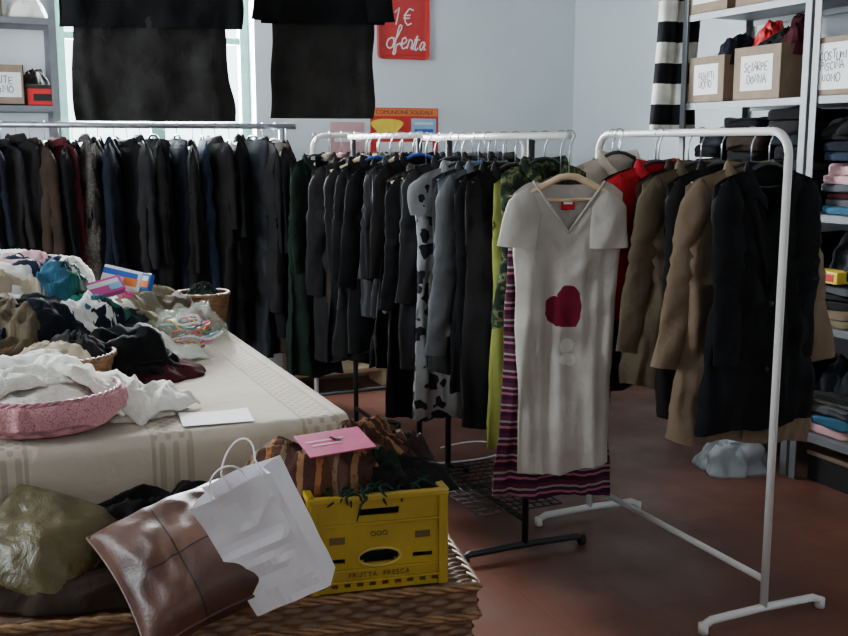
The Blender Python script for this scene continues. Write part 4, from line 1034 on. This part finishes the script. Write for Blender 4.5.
for b_ in (4.2,3.85,3.32): 
    o=cbox(3.47,b_,LV[4]+.003,.29,.34,.24,-pi/2+R.uniform(-.05,.05),'BORSE','plain cardboard box on the upper shelf'); o['group']=GBX
heap('hat','black felt hat in the cardboard box','hat',3.44,4.10,z+.17,.26,.22,.13,M['navy'],seed=80)
heap('garment','dark cloth bulging out of a cardboard box','garment',3.46,3.83,z+.17,.26,.28,.14,M['black2'],seed=81)
heap('garment','red cloth bulging out of a cardboard box','garment',3.50,3.98,z+.19,.16,.20,.16,M['redp'],seed=83)
heap('garment','maroon cloth bulging out of a cardboard box','garment',3.44,3.72,z+.19,.16,.16,.15,M['maroon'],seed=87)
GF='folded clothes on the metal shelves'
cn={'palepink':'pale pink','white':'white','grey':'grey','beige':'beige','camel':'camel','dgrey':'dark grey'}
cn.update(names); cn['pink']='pink';cn['teal']='teal';cn['maroon']='maroon';cn['khaki']='khaki';cn['dgreen']='dark green'
def stack(a,b,z,cols,w=.34,d=.27,h=.04):
    zz=z
    for i,c in enumerate(cols):
        hh=h*R.uniform(.75,1.35)
        folded(a+R.uniform(-.02,.02),b+R.uniform(-.015,.015),zz,w*R.uniform(.88,1.04),d*R.uniform(.88,1),hh,M[c],R.uniform(-.14,.14),f'{cn[c]} folded garment in a shelf stack',GF,int(b*100)+i)
        zz+=hh*1.03
s0=.003
stack(3.5,3.33,LV[2]+s0,['teal','grey','maroon','grey','palepink','palepink'],h=.032)
stack(3.5,3.03,LV[2]+s0,['black','navy','dgrey','black'],h=.045)
stack(3.5,3.68,LV[2]+s0,['navy','black2','charcoal','slate','black','navy','charcoal','black'],h=.05)
stack(3.5,3.98,LV[2]+s0,['black','dgrey','black2','navy','black','brown','navy','black'],h=.05)
stack(3.5,4.22,LV[2]+s0,['navy','dgrey','denim','navy','black','slate'],d=.2,h=.05)
stack(3.5,3.33,LV[2]+.225,['denim','navy','black'],h=.036)
heap('garment','black and navy clothes thrown on the shelf stack','garment',3.5,3.32,LV[2]+.33,.36,.34,.13,M['black2'],seed=84)
stack(3.5,3.33,LV[1]+s0,['khaki','camel','dgrey','dgrey','grey'],h=.036)
heap('garment','grey winter coat piled on the shelf','garment',3.5,3.32,LV[1]+.2,.34,.30,.20,M['slate'],seed=85)
stack(3.5,3.70,LV[1]+s0,['black','charcoal','black','navy','black','charcoal','navy'],h=.05)
stack(3.5,3.33,LV[0]+s0,['palepink','teal','grey','white','dgrey'],h=.034)
heap('garment','grey-blue clothes thrown on the folded stack','garment',3.5,3.32,LV[0]+.18,.32,.28,.16,M['slate'],seed=88)
stack(3.5,3.70,LV[0]+s0,['black','navy','slate','black','navy'],h=.05)
stack(3.5,3.0,LV[0]+s0,['grey','black','dgrey'],h=.05)
b=MB(); b.box(0,0,.06,.3,.26,.12,.004); yb=b.obj('shoe_box',M['blackmetal'],loc=(3.5,3.30,.0),label='black box on the floor under the shelves',cat='box',smooth=False)
b=MB(); b.box(0,0,.125,.31,.27,.02,.003); b.obj('lid',M['card'],parent=yb,smooth=False)
b=MB(); b.box(0,0,.03,.10,.16,.05,.004); yb=b.obj('carton',M['yel'],loc=(3.33,3.34,LV[1]+.185),label='small yellow and red carton on folded clothes',cat='box',smooth=False)
b=MB(); b.box(-.051,0,.03,.002,.12,.03); b.obj('printed_band',M['redp'],parent=yb,smooth=False)
M['pbag']=plain('thin_clear_plastic',(.62,.68,.72),.2,var=.08,scale=14,bump=.8,alpha=.5,spec=.8)
heap('plastic_bag','thin crumpled clear plastic bag on the floor','bag',3.19,3.72,0,.42,.36,.12,M['pbag'],seed=86,dens=1.3,fold=1.8)
def scarf():
    v=[];f=[];nx,nz=14,60;W=.21;H=1.15
    for j in range(nz+1):
        t=j/nz
        for i in range(nx+1):
            q=i/nx-.5; w=W*(.82+.22*t+.05*math.sin(t*7))
            v.append((q*w+.012*math.sin(t*5),.022*math.sin(q*9+t*2)+.010*math.sin(q*22+1),-H*t+.01*math.sin(q*4)))
    for j in range(nz):
        for i in range(nx):
            a=j*(nx+1)+i; f.append((a,a+1,a+nx+2,a+nx+1))
    o=mk('scarf',v,f,M['bw'],loc=(3.285,4.40,2.66),rot=(0,0,-.35),label='black and white striped knitted scarf hanging from the shelving',cat='scarf')
    so=o.modifiers.new('thickness','SOLIDIFY'); so.thickness=.008
    MB().tube([(-.09,.0,.004),(.09,.0,.004)],.006,8).obj('hanging_rod',M['chrome'],parent=o)
scarf()
# ------------------------------------------------------------------ shelf by the window
shelving('grey metal shelves with boxes beside the window',(-.87,5.86,0),0,1.36,.33,[.3,.8,1.22,1.66,2.10],2.5,M['galv'])
cbox(.215,6.0,1.664,.215,.28,.20,.0,'TUTE\nUOMO',"cardboard box with handwritten label tute uomo",tsize=.036,lw=.86)
b=MB(); b.box(0,0,.045,.15,.24,.09,.006); rb=b.obj('shoe_box',M['redp'],loc=(.41,6.0,1.664),label='red and black shoe box beside the cardboard box',cat='box',smooth=False)
b=MB(); b.box(0,0,.095,.155,.245,.022,.003); b.obj('lid',M['blackmetal'],parent=rb,smooth=False)
b=MB(); b.box(0,-.1215,.04,.09,.002,.035); b.obj('paper_label',M['blackmetal'],parent=rb,smooth=False)
heap('handbag','dark handbag lying on the boxes','bag',.38,6.0,1.77,.13,.18,.08,M['black2'],seed=91)
heap('blanket','white blanket folded on the upper shelf','blanket',.36,6.0,2.104,.22,.26,.12,M['white'],seed=92)
cbox(.13,6.02,2.104,.22,.28,.18,0,'','brown cardboard box on the upper shelf')
cbox(-.13,6.02,1.664,.30,.28,.20,0,'BORSE','cardboard box with handwritten label borse')
# ------------------------------------------------------------------ posters on back wall
def poster():
    w,h=.46,.40
    b=MB(); b.box(0,0,0,w,.004,h,.001); p=b.obj('poster',M['redp'],loc=(2.57,B1-.003,1.49),label='printed red event poster with yellow shape on the wall',cat='poster',smooth=False)
    def bd(n,x,z,sx,sz,m,o): 
        q=MB(); q.box(x,-.0025-o,z,sx,.001,sz); return q.obj(n,m,parent=p,smooth=False)
    hd=bd('heading_band',0,h/2-.028,w-.01,.045,M['orange'],0)
    q=MB(); pts=[(-.12+.10*math.cos(a)*(1+.2*math.sin(3*a)),-.0045,.085+.055*math.sin(a)*(1+.15*math.cos(2*a))) for a in [2*pi*i/40 for i in range(40)]]
    q.add([(-.12,-.0045,.085)]+pts,[(0,1+i,1+(i+1)%40) for i in range(40)]); q.obj('yellow_shape',M['yel'],parent=p,smooth=False)
    bd('printed_panel',.13,.085,.17,.10,M['cyan'],.001)
    bd('printed_panel',.13,.06,.13,.02,M['bluep'],.002)
    bd('printed_panel',.13,.105,.13,.014,M['paper'],.002)
    bd('printed_panel',.0,-.06,.38,.10,M['paper'],.001)
    text('COMUNIONE SOLIDALE',.036,M['ink'],hd,(0,-.0036,h/2-.028),(pi/2,0,0))
poster()
b=MB(); b.box(0,0,0,.22,.004,.30,.001); p=b.obj('poster',M['palepink'],loc=(2.19,B1-.003,1.45),label='small pale pink notice on the wall',cat='poster',smooth=False)
b=MB(); b.box(0,-.003,.06,.17,.001,.06); b.obj('printed_panel',M['paper'],parent=p,smooth=False)
M['sred']=plain('red_laminate',(.50,.025,.025),.3)
b=MB(); b.box(0,0,0,.34,.004,.62,.03); p=b.obj('sign',M['sred'],loc=(2.56,B1-.004,2.295),label='red laminated sign with white handwriting on the wall',cat='sign',smooth=False)
hand('1 €\noferta',.105,M['paper'],p,(.01,-.004,-.12),(0,0,0),thick=.045,gap=-.02,slant=.15,jit=.05)
# ------------------------------------------------------------------ low bench and carton
bn=empty('low_bench',(2.0,6.0,0),label='low wooden bench against the wall',cat='bench')
MB().box(0,0,.11,.7,.26,.025,.003).obj('bench_top',M['woodh'],parent=bn,smooth=False)
for x in (-.3,.3): MB().box(x,0,.05,.03,.22,.10,.003).obj('leg',M['woodh'],parent=bn,smooth=False)
cbox(1.85,6.0,.124,.26,.2,.34,0,'','pale patterned carton on the low bench',mat=M['beige'])
pts=[(2.05+.5*math.sin(i*.13)-.02*i,4.5-.01*i+.08*math.sin(i*.3),.006) for i in range(40)]
MB().tube(pts,.004,6).obj('electric_cable',M['paper'],label='white electric cable lying on the tiles',cat='cable')
